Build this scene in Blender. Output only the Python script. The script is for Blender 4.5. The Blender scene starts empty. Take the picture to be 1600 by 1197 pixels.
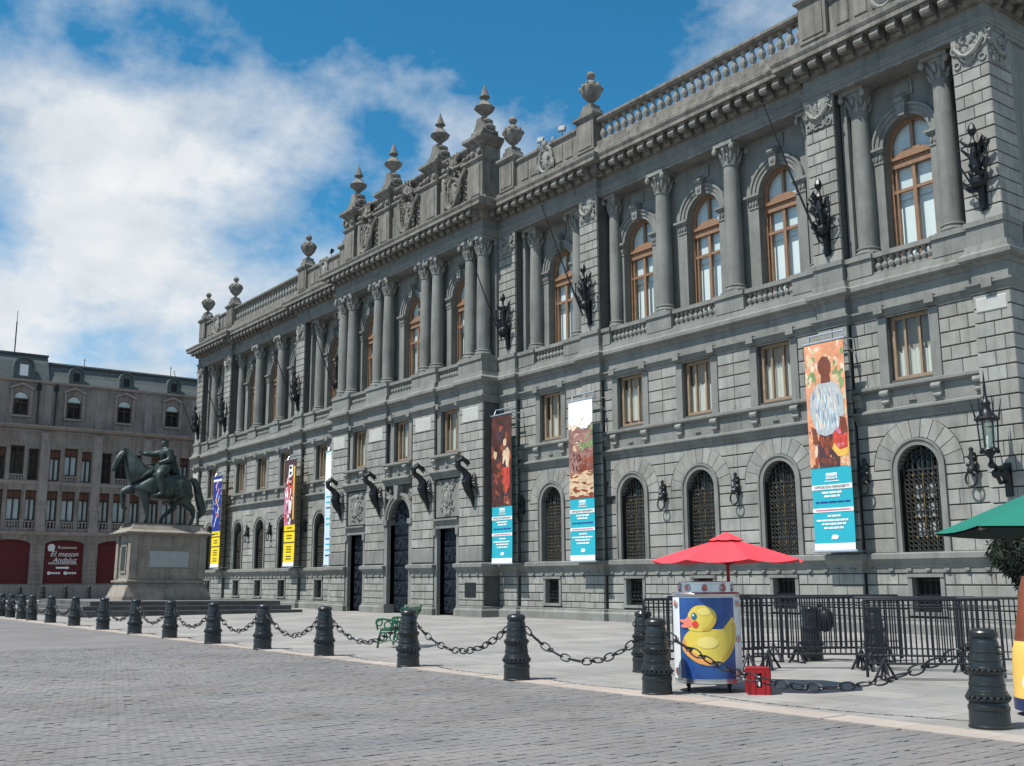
import bpy, math, random
import numpy as np
from mathutils import Vector, Matrix
random.seed(7)
PI = math.pi
scene = bpy.context.scene
COL = scene.collection

# ------------------------------------------------------------------ camera
CAM = Vector((45.05, -27.58, 1.6))
YAW, PITCH, ROLL = math.radians(36.8), math.radians(10.5), math.radians(0.26)
_head = Vector((-math.cos(YAW), math.sin(YAW), 0)); _right = Vector((math.sin(YAW), math.cos(YAW), 0))
_fw = _head*math.cos(PITCH) + Vector((0, 0, math.sin(PITCH))); _up = -_head*math.sin(PITCH) + Vector((0, 0, math.cos(PITCH)))
_r2 = _right*math.cos(ROLL) - _up*math.sin(ROLL); _u2 = _right*math.sin(ROLL) + _up*math.cos(ROLL)
cd = bpy.data.cameras.new('camera'); cam = bpy.data.objects.new('camera', cd); COL.objects.link(cam)
cd.sensor_width = 36; cd.lens = 1653/1600*36; cd.clip_start = .1; cd.clip_end = 3000
cam.matrix_world = Matrix(((_r2.x, _u2.x, -_fw.x, CAM.x), (_r2.y, _u2.y, -_fw.y, CAM.y), (_r2.z, _u2.z, -_fw.z, CAM.z), (0, 0, 0, 1)))
scene.camera = cam
def project(x, y, z):
    p = Vector((x, y, z)) - CAM; c = p.dot(_fw)
    return 800 + 1653*p.dot(_r2)/c, 598.5 - 1653*p.dot(_u2)/c

# ------------------------------------------------------------------ sky, sun, exposure
SUN = Vector((-.1, -.57, 1.0)).normalized()          # towards the sun
EL = math.asin(SUN.z); AZ = math.atan2(SUN.x, SUN.y)
world = bpy.data.worlds.new('World'); scene.world = world; world.use_nodes = True
nt = world.node_tree; nt.nodes.clear()
def N(t, kind, **kw):
    n = t.nodes.new(kind)
    for k, v in kw.items():
        if k.startswith('i_'): n.inputs[k[2:].replace('_', ' ')].default_value = v
        else: setattr(n, k, v)
    return n
sky = N(nt, 'ShaderNodeTexSky', sky_type='NISHITA', sun_disc=False, sun_elevation=EL, sun_rotation=AZ, altitude=2200, air_density=1.0, dust_density=.2, ozone_density=3.0)
tc = N(nt, 'ShaderNodeTexCoord'); sep = N(nt, 'ShaderNodeSeparateXYZ'); nt.links.new(tc.outputs['Generated'], sep.inputs[0])
zc = N(nt, 'ShaderNodeMath', operation='MAXIMUM'); zc.inputs[1].default_value = .0; nt.links.new(sep.outputs['Z'], zc.inputs[0])
zz = N(nt, 'ShaderNodeMath', operation='ADD'); zz.inputs[1].default_value = .42; nt.links.new(zc.outputs[0], zz.inputs[0])
dx = N(nt, 'ShaderNodeMath', operation='DIVIDE'); dy = N(nt, 'ShaderNodeMath', operation='DIVIDE')
nt.links.new(sep.outputs['X'], dx.inputs[0]); nt.links.new(zz.outputs[0], dx.inputs[1]); nt.links.new(sep.outputs['Y'], dy.inputs[0]); nt.links.new(zz.outputs[0], dy.inputs[1])
cmb = N(nt, 'ShaderNodeCombineXYZ'); nt.links.new(dx.outputs[0], cmb.inputs[0]); nt.links.new(dy.outputs[0], cmb.inputs[1])
CLOUD_OFF = (.79, 4.17, 4.0)
mp = N(nt, 'ShaderNodeMapping'); mp.inputs['Location'].default_value = CLOUD_OFF; nt.links.new(cmb.outputs[0], mp.inputs['Vector'])
nz = N(nt, 'ShaderNodeTexNoise'); nz.inputs['Scale'].default_value = 2.4; nz.inputs['Detail'].default_value = 10; nz.inputs['Roughness'].default_value = .58; nz.inputs['Distortion'].default_value = .0
nt.links.new(mp.outputs[0], nz.inputs['Vector'])
rp = N(nt, 'ShaderNodeValToRGB'); nt.links.new(nz.outputs['Fac'], rp.inputs[0])
rp.color_ramp.elements[0].position = .462; rp.color_ramp.elements[0].color = (0, 0, 0, 1)
rp.color_ramp.elements[1].position = .63; rp.color_ramp.elements[1].color = (1, 1, 1, 1)
nz2 = N(nt, 'ShaderNodeTexNoise'); nz2.inputs['Scale'].default_value = 7; nz2.inputs['Detail'].default_value = 6; nt.links.new(mp.outputs[0], nz2.inputs['Vector'])
cr = N(nt, 'ShaderNodeValToRGB'); nt.links.new(nz2.outputs['Fac'], cr.inputs[0])
cr.color_ramp.elements[0].position = .3; cr.color_ramp.elements[0].color = (9.6, 10.6, 11.6, 1); cr.color_ramp.elements[1].position = .7; cr.color_ramp.elements[1].color = (14.4, 14.6, 14.8, 1)
hsv = N(nt, 'ShaderNodeHueSaturation'); hsv.inputs['Saturation'].default_value = 1.3; hsv.inputs['Value'].default_value = 2.45; hsv.inputs['Hue'].default_value = .48; nt.links.new(sky.outputs[0], hsv.inputs['Color'])
mx = N(nt, 'ShaderNodeMixRGB'); nt.links.new(rp.outputs[0], mx.inputs[0]); nt.links.new(hsv.outputs[0], mx.inputs[1]); nt.links.new(cr.outputs[0], mx.inputs[2])
bg = N(nt, 'ShaderNodeBackground'); bg.inputs['Strength'].default_value = .053; nt.links.new(mx.outputs[0], bg.inputs[0])
wo = N(nt, 'ShaderNodeOutputWorld'); nt.links.new(bg.outputs[0], wo.inputs[0])
ld = bpy.data.lights.new('sun', 'SUN'); ld.energy = 5.0; ld.angle = math.radians(.5); ld.color = (1, .965, .9)
sun = bpy.data.objects.new('sun', ld); COL.objects.link(sun); sun.rotation_euler = SUN.to_track_quat('Z', 'Y').to_euler(); sun.location = (20, -60, 80)
vs = scene.view_settings; vs.view_transform = 'Standard'; vs.look = 'None'; vs.exposure = 0.27; vs.gamma = 1.0; vs.use_curve_mapping = False

# ------------------------------------------------------------------ materials
MATS = {}
def mat(name, col, rough=.8, var=.12, scale=3., metal=0., spec=.4, bump=0., bscale=40., streak=0., island=0., col2=None, stain=(.5, .75), coat=0., emit=None, dust=None, stretch=None, mottle=0.):
    m = bpy.data.materials.new(name); m.use_nodes = True; MATS[name] = m
    t = m.node_tree; b = t.nodes['Principled BSDF']
    b.inputs['Roughness'].default_value = rough; b.inputs['Metallic'].default_value = metal; b.inputs['Specular IOR Level'].default_value = spec
    if coat: b.inputs['Coat Weight'].default_value = coat
    geo = N(t, 'ShaderNodeNewGeometry'); pos = geo.outputs['Position']
    if stretch:
        mpn = N(t, 'ShaderNodeMapping'); mpn.inputs['Scale'].default_value = stretch; t.links.new(pos, mpn.inputs[0]); pos = mpn.outputs[0]
    n1 = N(t, 'ShaderNodeTexNoise'); n1.inputs['Scale'].default_value = scale; n1.inputs['Detail'].default_value = 8; n1.inputs['Roughness'].default_value = .65; t.links.new(pos, n1.inputs['Vector'])
    c = Vector(col[:3]); lo = c*(1-var); hi = c*(1+var)
    if col2: hi = Vector(col2[:3])
    r = N(t, 'ShaderNodeValToRGB'); r.color_ramp.elements[0].position = .3; r.color_ramp.elements[1].position = .7
    r.color_ramp.elements[0].color = (*lo, 1); r.color_ramp.elements[1].color = (*hi, 1); t.links.new(n1.outputs['Fac'], r.inputs[0])
    out = r.outputs[0]
    def mul(fac_socket, colr):
        nonlocal out
        q = N(t, 'ShaderNodeMixRGB', blend_type='MULTIPLY'); t.links.new(fac_socket, q.inputs[0]); t.links.new(out, q.inputs[1]); q.inputs[2].default_value = (*colr, 1); out = q.outputs[0]
    if streak:
        mp2 = N(t, 'ShaderNodeMapping'); mp2.inputs['Scale'].default_value = (2.2, 2.2, .22); t.links.new(geo.outputs['Position'], mp2.inputs[0])
        n2 = N(t, 'ShaderNodeTexNoise'); n2.inputs['Scale'].default_value = 1.6; n2.inputs['Detail'].default_value = 6; n2.inputs['Roughness'].default_value = .7; t.links.new(mp2.outputs[0], n2.inputs['Vector'])
        r2 = N(t, 'ShaderNodeMapRange'); r2.inputs['From Min'].default_value = stain[0]; r2.inputs['From Max'].default_value = stain[1]; r2.inputs['To Max'].default_value = streak; t.links.new(n2.outputs['Fac'], r2.inputs[0])
        mul(r2.outputs[0], (.42, .42, .4))
    if mottle:
        n9 = N(t, 'ShaderNodeTexNoise'); n9.inputs['Scale'].default_value = .45; n9.inputs['Detail'].default_value = 9; n9.inputs['Roughness'].default_value = .75; t.links.new(geo.outputs['Position'], n9.inputs['Vector'])
        r9 = N(t, 'ShaderNodeMapRange'); r9.inputs['From Min'].default_value = .42; r9.inputs['From Max'].default_value = .68; r9.inputs['To Max'].default_value = mottle; t.links.new(n9.outputs['Fac'], r9.inputs[0]); mul(r9.outputs[0], (.6, .58, .55))
    if island:
        oi = N(t, 'ShaderNodeObjectInfo'); ad = N(t, 'ShaderNodeMath', operation='ADD'); t.links.new(oi.outputs['Random'], ad.inputs[0]); t.links.new(geo.outputs['Random Per Island'], ad.inputs[1])
        fr = N(t, 'ShaderNodeMath', operation='FRACT'); t.links.new(ad.outputs[0], fr.inputs[0])
        r3 = N(t, 'ShaderNodeMapRange'); r3.inputs['To Min'].default_value = 0; r3.inputs['To Max'].default_value = island; t.links.new(fr.outputs[0], r3.inputs[0])
        mul(r3.outputs[0], (.35, .36, .37))
        # a slight warm or cool cast from piece to piece
        m7 = N(t, 'ShaderNodeMath', operation='MULTIPLY'); m7.inputs[1].default_value = 7.3; t.links.new(fr.outputs[0], m7.inputs[0]); f7 = N(t, 'ShaderNodeMath', operation='FRACT'); t.links.new(m7.outputs[0], f7.inputs[0])
        f8 = N(t, 'ShaderNodeMath', operation='MULTIPLY'); f8.inputs[1].default_value = min(1, island*1.2); t.links.new(f7.outputs[0], f8.inputs[0])
        mul(f8.outputs[0], (1.0, .9, .86))
    if dust:
        sn = N(t, 'ShaderNodeSeparateXYZ'); t.links.new(geo.outputs['Normal'], sn.inputs[0]); dm = N(t, 'ShaderNodeMapRange'); dm.inputs['From Min'].default_value = .3; dm.inputs['To Max'].default_value = dust[3]; t.links.new(sn.outputs['Z'], dm.inputs[0])
        q = N(t, 'ShaderNodeMixRGB'); t.links.new(dm.outputs[0], q.inputs[0]); t.links.new(out, q.inputs[1]); q.inputs[2].default_value = (*dust[:3], 1); out = q.outputs[0]
    t.links.new(out, b.inputs['Base Color'])
    if bump:
        n3 = N(t, 'ShaderNodeTexNoise'); n3.inputs['Scale'].default_value = bscale; n3.inputs['Detail'].default_value = 5; t.links.new(pos, n3.inputs['Vector'])
        bp = N(t, 'ShaderNodeBump'); bp.inputs['Strength'].default_value = bump; bp.inputs['Distance'].default_value = .02; t.links.new(n3.outputs['Fac'], bp.inputs['Height']); t.links.new(bp.outputs[0], b.inputs['Normal'])
    if emit:
        b.inputs['Emission Color'].default_value = (*emit[:3], 1); b.inputs['Emission Strength'].default_value = emit[3]
    return m
ST = (.245, .25, .232)
mat('cut_stone', (.318, .322, .298), .88, .2, 1.3, bump=.4, bscale=26, streak=.65, island=.36, mottle=.4)
mat('dressed_stone', (.212, .217, .202), .86, .18, 1.1, bump=.3, bscale=30, mottle=.45, streak=.7, island=.1)
mat('joint_stone', (.085, .085, .08), .95, .2, 2.)
mat('weathered_stone', (.215, .205, .182), .92, .25, 1.6, bump=.5, bscale=16, streak=1., island=.25, stain=(.42, .7))
mat('carved_stone', (.235, .235, .215), .9, .25, 4., bump=.4, bscale=30, streak=.5)
mat('pale_stone', (.42, .42, .39), .85, .1, 3.)
mat('bronze', (.03, .033, .036), .45, .35, 5., metal=.55, spec=.5, bump=.2, bscale=20)
mat('grille_iron', (.04, .04, .034), .5, .4, 6., metal=.3)
mat('black_iron', (.012, .013, .016), .4, .3, 6., metal=.3, spec=.5)
mat('door_bronze', (.022, .03, .042), .42, .4, 3., metal=.5)
mat('varnished_wood', (.26, .15, .088), .4, .3, 4., stretch=(6, 6, .8))
mat('brown_wood', (.29, .205, .135), .5, .3, 4., stretch=(6, 6, .8))
mat('curtain', (.68, .65, .57), .9, .1, 2., stretch=(9, 9, .4))
mat('brown_curtain', (.38, .29, .2), .9, .2, 2., stretch=(9, 9, .4))
mat('white_blind', (.78, .8, .78), .8, .04, 2.)
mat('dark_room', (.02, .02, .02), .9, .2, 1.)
mat('gilt', (.16, .10, .04), .45, .3, 9., metal=.6)
def glass_mat(name, refl=.16, tint=(.9, .95, .95)):
    m = bpy.data.materials.new(name); m.use_nodes = True; MATS[name] = m; t = m.node_tree; t.nodes.clear()
    tr = N(t, 'ShaderNodeBsdfTransparent'); tr.inputs[0].default_value = (*tint, 1); g = N(t, 'ShaderNodeBsdfGlossy'); g.inputs['Roughness'].default_value = .03; g.inputs[0].default_value = (.9, .93, .95, 1)
    lw = N(t, 'ShaderNodeLayerWeight'); lw.inputs[0].default_value = .5; pw = N(t, 'ShaderNodeMath', operation='POWER'); pw.inputs[1].default_value = 4.; t.links.new(lw.outputs['Facing'], pw.inputs[0])
    a = N(t, 'ShaderNodeMath', operation='MULTIPLY_ADD'); a.inputs[1].default_value = .8; a.inputs[2].default_value = refl; t.links.new(pw.outputs[0], a.inputs[0])
    ms = N(t, 'ShaderNodeMixShader'); t.links.new(a.outputs[0], ms.inputs[0]); t.links.new(tr.outputs[0], ms.inputs[1]); t.links.new(g.outputs[0], ms.inputs[2])
    o = N(t, 'ShaderNodeOutputMaterial'); t.links.new(ms.outputs[0], o.inputs[0])
glass_mat('window_glass', .05); glass_mat('dark_glass', .04, (.55, .6, .6)); glass_mat('lamp_glass', .08, (.8, .85, .8))

# ------------------------------------------------------------------ mesh helpers
class MB:
    def __init__(s): s.v = []; s.f = []; s.s = []
    def add(s, vs_, fs, smooth=False):
        o = len(s.v); s.v += [tuple(p) for p in vs_]; s.f += [tuple(i+o for i in f) for f in fs]; s.s += [smooth]*len(fs); return s
    def box(s, x0, x1, y0, y1, z0, z1):
        return s.add([(x0,y0,z0),(x1,y0,z0),(x1,y1,z0),(x0,y1,z0),(x0,y0,z1),(x1,y0,z1),(x1,y1,z1),(x0,y1,z1)], [(0,3,2,1),(4,5,6,7),(0,1,5,4),(1,2,6,5),(2,3,7,6),(3,0,4,7)])
    def cbox(s, cx, cy, cz, dx_, dy_, dz_): return s.box(cx-dx_/2, cx+dx_/2, cy-dy_/2, cy+dy_/2, cz-dz_/2, cz+dz_/2)
    def prism(s, poly, y0, y1):                     # polygon in x,z extruded along y (y0 = front)
        n = len(poly); a = sum(poly[i][0]*poly[(i+1) % n][1]-poly[(i+1) % n][0]*poly[i][1] for i in range(n))
        if a < 0: poly = poly[::-1]
        vs_ = [(x, y0, z) for x, z in poly] + [(x, y1, z) for x, z in poly]
        return s.add(vs_, [tuple(range(n)), tuple(range(2*n-1, n-1, -1))] + [(i, i+n, (i+1) % n+n, (i+1) % n) for i in range(n)])
    def chamfer(s, poly, yf, yb, c=.014):           # block with a bevelled front
        n = len(poly); a = sum(poly[i][0]*poly[(i+1) % n][1]-poly[(i+1) % n][0]*poly[i][1] for i in range(n))
        if a < 0: poly = poly[::-1]
        xs = [p[0] for p in poly]; zs = [p[1] for p in poly]; cx = (min(xs)+max(xs))/2; cz = (min(zs)+max(zs))/2
        kx = max(.3, 1-2*c/max(.05, max(xs)-min(xs))); kz = max(.3, 1-2*c/max(.05, max(zs)-min(zs)))
        vs_ = [(x, yb, z) for x, z in poly] + [(x, yf+c, z) for x, z in poly] + [(cx+(x-cx)*kx, yf, cz+(z-cz)*kz) for x, z in poly]
        fs = [tuple(range(2*n, 3*n))]
        for k in (0, 1): fs += [(k*n+i, k*n+(i+1) % n, (k+1)*n+(i+1) % n, (k+1)*n+i) for i in range(n)]
        return s.add(vs_, [f[::-1] if len(f) == 4 and f[0] < 2*n and False else f for f in fs])
    def lathe(s, prof, c=(0,0,0), seg=16, smooth=True, sx=1., sy=1., caps=True):
        n = len(prof); vs_ = []
        for r, z in prof:
            for k in range(seg):
                a = 2*PI*k/seg; vs_.append((c[0]+r*math.cos(a)*sx, c[1]+r*math.sin(a)*sy, c[2]+z))
        s.add(vs_, [(i*seg+k, i*seg+(k+1) % seg, (i+1)*seg+(k+1) % seg, (i+1)*seg+k) for i in range(n-1) for k in range(seg)], smooth)
        if caps:
            o = len(s.v)-n*seg
            if prof[0][0] > 1e-4: s.f.append(tuple(o+k for k in range(seg-1, -1, -1))); s.s.append(False)
            if prof[-1][0] > 1e-4: s.f.append(tuple(o+(n-1)*seg+k for k in range(seg))); s.s.append(False)
        return s
    def tube(s, pts, rad, seg=6, smooth=True, closed=False):
        pts = [Vector(p) for p in pts]; n = len(pts); rr = rad if isinstance(rad, (list, tuple)) else [rad]*n
        vs_ = []; prev = None
        for i, p in enumerate(pts):
            if closed: t = pts[(i+1) % n]-pts[i-1]
            else: t = pts[min(i+1, n-1)]-pts[max(i-1, 0)]
            t.normalize()
            if prev is None:
                ref = Vector((0,0,1)) if abs(t.z) < .9 else Vector((1,0,0)); u = t.cross(ref).normalized()
            else:
                u = (prev - t*prev.dot(t)); u = u.normalized() if u.length > 1e-6 else t.orthogonal().normalized()
            prev = u; w = t.cross(u)
            for k in range(seg):
                a = 2*PI*k/seg; vs_.append(p + (u*math.cos(a)+w*math.sin(a))*rr[i])
        m = n if closed else n-1
        fs = [(i*seg+k, i*seg+(k+1) % seg, ((i+1) % n)*seg+(k+1) % seg, ((i+1) % n)*seg+k) for i in range(m) for k in range(seg)]
        s.add(vs_, fs, smooth)
        if not closed:
            o = len(s.v)-n*seg; s.f += [tuple(o+k for k in range(seg-1, -1, -1)), tuple(o+(n-1)*seg+k for k in range(seg))]; s.s += [False, False]
        return s
    def ring(s, c, R, r, n=12, seg=5, axis='y', sx=1., sz=1.):
        P = []
        for k in range(n):
            a = 2*PI*k/n; u, w = R*math.cos(a)*sx, R*math.sin(a)*sz
            P.append((c[0]+u, c[1], c[2]+w) if axis == 'y' else ((c[0], c[1]+u, c[2]+w) if axis == 'x' else (c[0]+u, c[1]+w, c[2])))
        return s.tube(P, r, seg, closed=True)
    def ball(s, c, rx, ry=None, rz=None, seg=8, rows=5):
        ry = rx if ry is None else ry; rz = rx if rz is None else rz
        prof = [(math.sin(PI*i/rows), -math.cos(PI*i/rows)) for i in range(rows+1)]
        vs_ = [(c[0]+rx*r*math.cos(2*PI*k/seg), c[1]+ry*r*math.sin(2*PI*k/seg), c[2]+rz*z) for r, z in prof for k in range(seg)]
        return s.add(vs_, [(i*seg+k, i*seg+(k+1) % seg, (i+1)*seg+(k+1) % seg, (i+1)*seg+k) for i in range(rows) for k in range(seg)], True)
    def sweep(s, prof, path, closed_prof=True):     # prof (out, z), path in plan; out is to the right-hand side of travel
        path = [Vector(p) for p in path]; n = len(path); m = len(prof); vs_ = []
        nrm = []
        for i in range(n-1):
            d = (path[i+1]-path[i]).normalized(); nrm.append(Vector((d.y, -d.x)))
        for i in range(n):
            if i == 0: q = nrm[0]
            elif i == n-1: q = nrm[-1]
            else:
                a, b = nrm[i-1], nrm[i]; q = (a+b); q = q/q.dot(a) if abs(q.dot(a)) > 1e-6 else a
            for o_, z in prof: vs_.append((path[i].x+q.x*o_, path[i].y+q.y*o_, z))
        mm = m if closed_prof else m-1
        fs = [(i*m+k, (i+1)*m+k, (i+1)*m+(k+1) % m, i*m+(k+1) % m) for i in range(n-1) for k in range(mm)]
        fs += [tuple(range(m)), tuple((n-1)*m+k for k in range(m-1, -1, -1))] if closed_prof else []
        return s.add(vs_, fs)
    def xf(s, M, start=0):
        for i in range(start, len(s.v)): s.v[i] = tuple(M @ Vector(s.v[i]))
        return s
    def mesh(s, name, material):
        me = bpy.data.meshes.new(name); me.from_pydata(s.v, [], s.f); me.polygons.foreach_set('use_smooth', s.s); me.update()
        if any(s.s): me.set_sharp_from_angle(angle=math.radians(32))
        if material: me.materials.append(MATS[material])
        return me
    def build(s, name, material, parent=None, kind=None):
        o = bpy.data.objects.new(name, s.mesh(name, material)); COL.objects.link(o)
        if parent: o.parent = parent
        if kind: o['kind'] = kind
        return o
def inst(name, me, parent=None, loc=(0,0,0), rot=(0,0,0), sc=(1,1,1)):
    o = bpy.data.objects.new(name, me); COL.objects.link(o); o.location = loc; o.rotation_euler = rot; o.scale = sc
    if parent: o.parent = parent
    return o
def empty(name, loc=(0,0,0), rz=0., parent=None):
    o = bpy.data.objects.new(name, None); COL.objects.link(o); o.location = loc; o.rotation_euler = (0,0,rz); o.empty_display_size = .2
    if parent: o.parent = parent
    return o
def tag(o, label, cat, group=None, kind=None):
    o['label'] = label; o['category'] = cat
    if group: o['group'] = group
    if kind: o['kind'] = kind
    return o
def structure(o): o['kind'] = 'structure'; return o
def arc(cx, cz, r, a0, a1, n): return [(cx+r*math.cos(a0+(a1-a0)*i/n), cz+r*math.sin(a0+(a1-a0)*i/n)) for i in range(n+1)]
def ellipse(cx, cz, rx, rz, n=24, a0=0): return [(cx+rx*math.cos(a0+2*PI*i/n), cz+rz*math.sin(a0+2*PI*i/n)) for i in range(n)]
def text_mesh(body, size, material, extrude=.004, shear=0., sx=1.):
    cu = bpy.data.curves.new('lettering', 'FONT'); cu.body = body; cu.size = size; cu.align_x = 'CENTER'; cu.align_y = 'CENTER'; cu.extrude = extrude; cu.shear = shear; cu.resolution_u = 2
    o = bpy.data.objects.new('lettering', cu); COL.objects.link(o); bpy.context.view_layer.update()
    me = bpy.data.meshes.new_from_object(o.evaluated_get(bpy.context.evaluated_depsgraph_get())); bpy.data.objects.remove(o); bpy.data.curves.remove(cu)
    me.materials.clear(); me.materials.append(MATS[material]); return me
def skin(name, verts, edges, radii, material, parent=None, sub=2, root=0):
    me = bpy.data.meshes.new(name); me.from_pydata(verts, edges, []); o = bpy.data.objects.new(name, me); COL.objects.link(o)
    o.modifiers.new('s', 'SKIN'); sv = me.skin_vertices[0].data if me.skin_vertices else None
    if sv is None:
        bpy.context.view_layer.update(); sv = me.skin_vertices[0].data
    for i, r in enumerate(radii):
        sv[i].radius = r if isinstance(r, tuple) else (r, r); sv[i].use_root = (i == root)
    mo = o.modifiers.new('d', 'SUBSURF'); mo.levels = sub; mo.render_levels = sub
    bpy.context.view_layer.update(); me2 = bpy.data.meshes.new_from_object(o.evaluated_get(bpy.context.evaluated_depsgraph_get())); bpy.data.objects.remove(o); bpy.data.meshes.remove(me)
    me2.polygons.foreach_set('use_smooth', [True]*len(me2.polygons)); me2.materials.clear(); me2.materials.append(MATS[material])
    o2 = bpy.data.objects.new(name, me2); COL.objects.link(o2)
    if parent: o2.parent = parent
    return o2
# ------------------------------------------------------------------ ground, street, plaza
mat('plaza_paving', (.29, .283, .272), .85, .17, .6, bump=.25, bscale=8, stretch=(1., .3, 1), mottle=.75)
mat('street_bed', (.10, .10, .10), .9, .25, 2.)
mat('paver', (.198, .204, .21), .82, .14, 1.1, bump=.3, bscale=30, island=.1, col2=(.24, .217, .206), stretch=(1.4, .22, 1), mottle=.7)
mat('kerb_stone', (.39, .34, .30), .85, .12, 1.5, bump=.2, bscale=20, island=.2)
def street_material():
    m = mat('street_paving', (.186, .191, .197), .82, .14, 1.1, bump=.0, col2=(.226, .204, .194), stretch=(1.4, .22, 1), mottle=.7)
    t = m.node_tree; b = t.nodes['Principled BSDF']; geo = N(t, 'ShaderNodeNewGeometry'); mpn = N(t, 'ShaderNodeMapping'); mpn.inputs['Rotation'].default_value = (0, 0, 0); t.links.new(geo.outputs['Position'], mpn.inputs[0])
    br = N(t, 'ShaderNodeTexBrick'); br.inputs['Scale'].default_value = 1; br.inputs['Brick Width'].default_value = .24; br.inputs['Row Height'].default_value = .12; br.inputs['Mortar Size'].default_value = .006; br.inputs['Mortar Smooth'].default_value = .3
    br.inputs['Color1'].default_value = (.97, .97, .98, 1); br.inputs['Color2'].default_value = (1.03, 1.02, 1.02, 1); br.inputs['Mortar'].default_value = (.85, .85, .85, 1); t.links.new(mpn.outputs[0], br.inputs['Vector'])
    lk = b.inputs['Base Color'].links[0].from_socket; q = N(t, 'ShaderNodeMixRGB', blend_type='MULTIPLY'); q.inputs[0].default_value = 1; t.links.new(lk, q.inputs[1]); t.links.new(br.outputs[0], q.inputs[2]); t.links.new(q.outputs[0], b.inputs['Base Color'])
    bp = N(t, 'ShaderNodeBump'); bp.inputs['Strength'].default_value = .5; bp.inputs['Distance'].default_value = .01; bp.invert = True; t.links.new(br.outputs['Fac'], bp.inputs['Height']); t.links.new(bp.outputs[0], b.inputs['Normal'])
street_material()
def plaza_slabs():
    t = MATS['plaza_paving'].node_tree; b = t.nodes['Principled BSDF']; geo = N(t, 'ShaderNodeNewGeometry')
    br = N(t, 'ShaderNodeTexBrick'); br.inputs['Scale'].default_value = 1; br.inputs['Brick Width'].default_value = 1.4; br.inputs['Row Height'].default_value = .7; br.inputs['Mortar Size'].default_value = .011
    br.inputs['Color1'].default_value = (.9, .91, .93, 1); br.inputs['Color2'].default_value = (1.08, 1.06, 1.03, 1); br.inputs['Mortar'].default_value = (.58, .56, .54, 1); t.links.new(geo.outputs['Position'], br.inputs['Vector'])
    lk = b.inputs['Base Color'].links[0].from_socket; q = N(t, 'ShaderNodeMixRGB', blend_type='MULTIPLY'); q.inputs[0].default_value = 1; t.links.new(lk, q.inputs[1]); t.links.new(br.outputs[0], q.inputs[2]); t.links.new(q.outputs[0], b.inputs['Base Color'])
plaza_slabs()
def sheet(name, x0, x1, y0, y1, z, m, nx=1, ny=1):
    return structure(MB().add([(x0,y0,z),(x1,y0,z),(x1,y1,z),(x0,y1,z)], [(0,1,2,3)]).build(name, m))
sheet('ground', -900, 900, -900, 900, -.03, 'street_paving')
KY = -17.12                                        # street edge of the kerb line
plz = MB(); plz.box(-38, 62, KY+.5, 16, -.02, 0); plaza = structure(plz.build('plaza_pavement', 'plaza_paving'))
kb = MB(); structure(kb.build('kerb', 'kerb_stone')) if False else None
kerb = empty('kerb'); structure(kerb)
km = MB().box(0, .99, 0, .485, -.03, .006).mesh('kerb_stone', 'kerb_stone')
for i in range(62): inst('kerb_stone', km, kerb, (-12+i*1.0, KY+random.uniform(-.004, .004), random.uniform(-.004, .002)))
MB().box(-38, -12.02, KY, KY+.485, -.03, .004).build('kerb_stone', 'kerb_stone', kerb)
# street: a bed sheet with real setts where they can be told apart, plain paving beyond
street = MB().add([(-40,-60,-.012),(70,-60,-.012),(70,KY-.012,-.012),(-40,KY-.012,-.012)], [(0,1,2,3)]).build('street', 'street_paving'); structure(street)
setts = []
pw, pl = .17, .1
nx_, ny_ = int(29/pw), int(14/pl)
for i in range(nx_):
    x = 17.5+i*pw
    for j in range(ny_):
        y = KY-.02-14+j*pl+(pl/2 if i % 2 else 0); x = 17.5+i*pw
        if y+pl > KY-.02: continue
        px, py = project(x+pw/2, y+pl/2, 0) if (Vector((x, y, 0))-CAM).dot(_fw) > 2 else (-999, 9999)
        if -60 < px < 1660 and 1003 < py < 1235: setts.append((py, x+random.gauss(0, .0022), y, i))
setts.sort(reverse=True)
sm = [MB().add([(.002, .001, -.02), (pw-g, .001, -.02), (pw-g, pl-.001, -.02), (.002, pl-.001, -.02), (.005, .004, h1), (pw-g-.003, .004, h2), (pw-g-.003, pl-.004, h3), (.005, pl-.004, h4)], [(4,5,6,7),(0,1,5,4),(1,2,6,5),(2,3,7,6),(3,0,4,7)]) for g, h1, h2, h3, h4 in [(.002,.004,.005,.004,.005),(.003,.005,.004,.004,.005),(.006,.003,.004,.005,.004),(.011,.005,.005,.006,.004)]]
smm = [q.mesh('sett', 'paver') for q in sm]; rest = MB(); cnt = 0
for py, x, y, ri in setts:
    k = (random.choice((2, 2, 3, 1, 1)) if ri % 3 == 0 else random.choice((0, 1, 1, 0, 0, 0, 2))); dz = random.gauss(-.004, .0015)
    if random.random() < .02: dz -= .008
    if cnt < 300 and py < 1200: inst('sett', smm[k], street, (x, y, dz)); cnt += 1
    else:
        o = len(rest.v); rest.v += [(a+x, b+y, c+dz) for a, b, c in sm[k].v]; rest.f += [tuple(i+o for i in f) for f in sm[k].f]; rest.s += [False]*5
rest.build('setts', 'paver', street, 'stuff')

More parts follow.
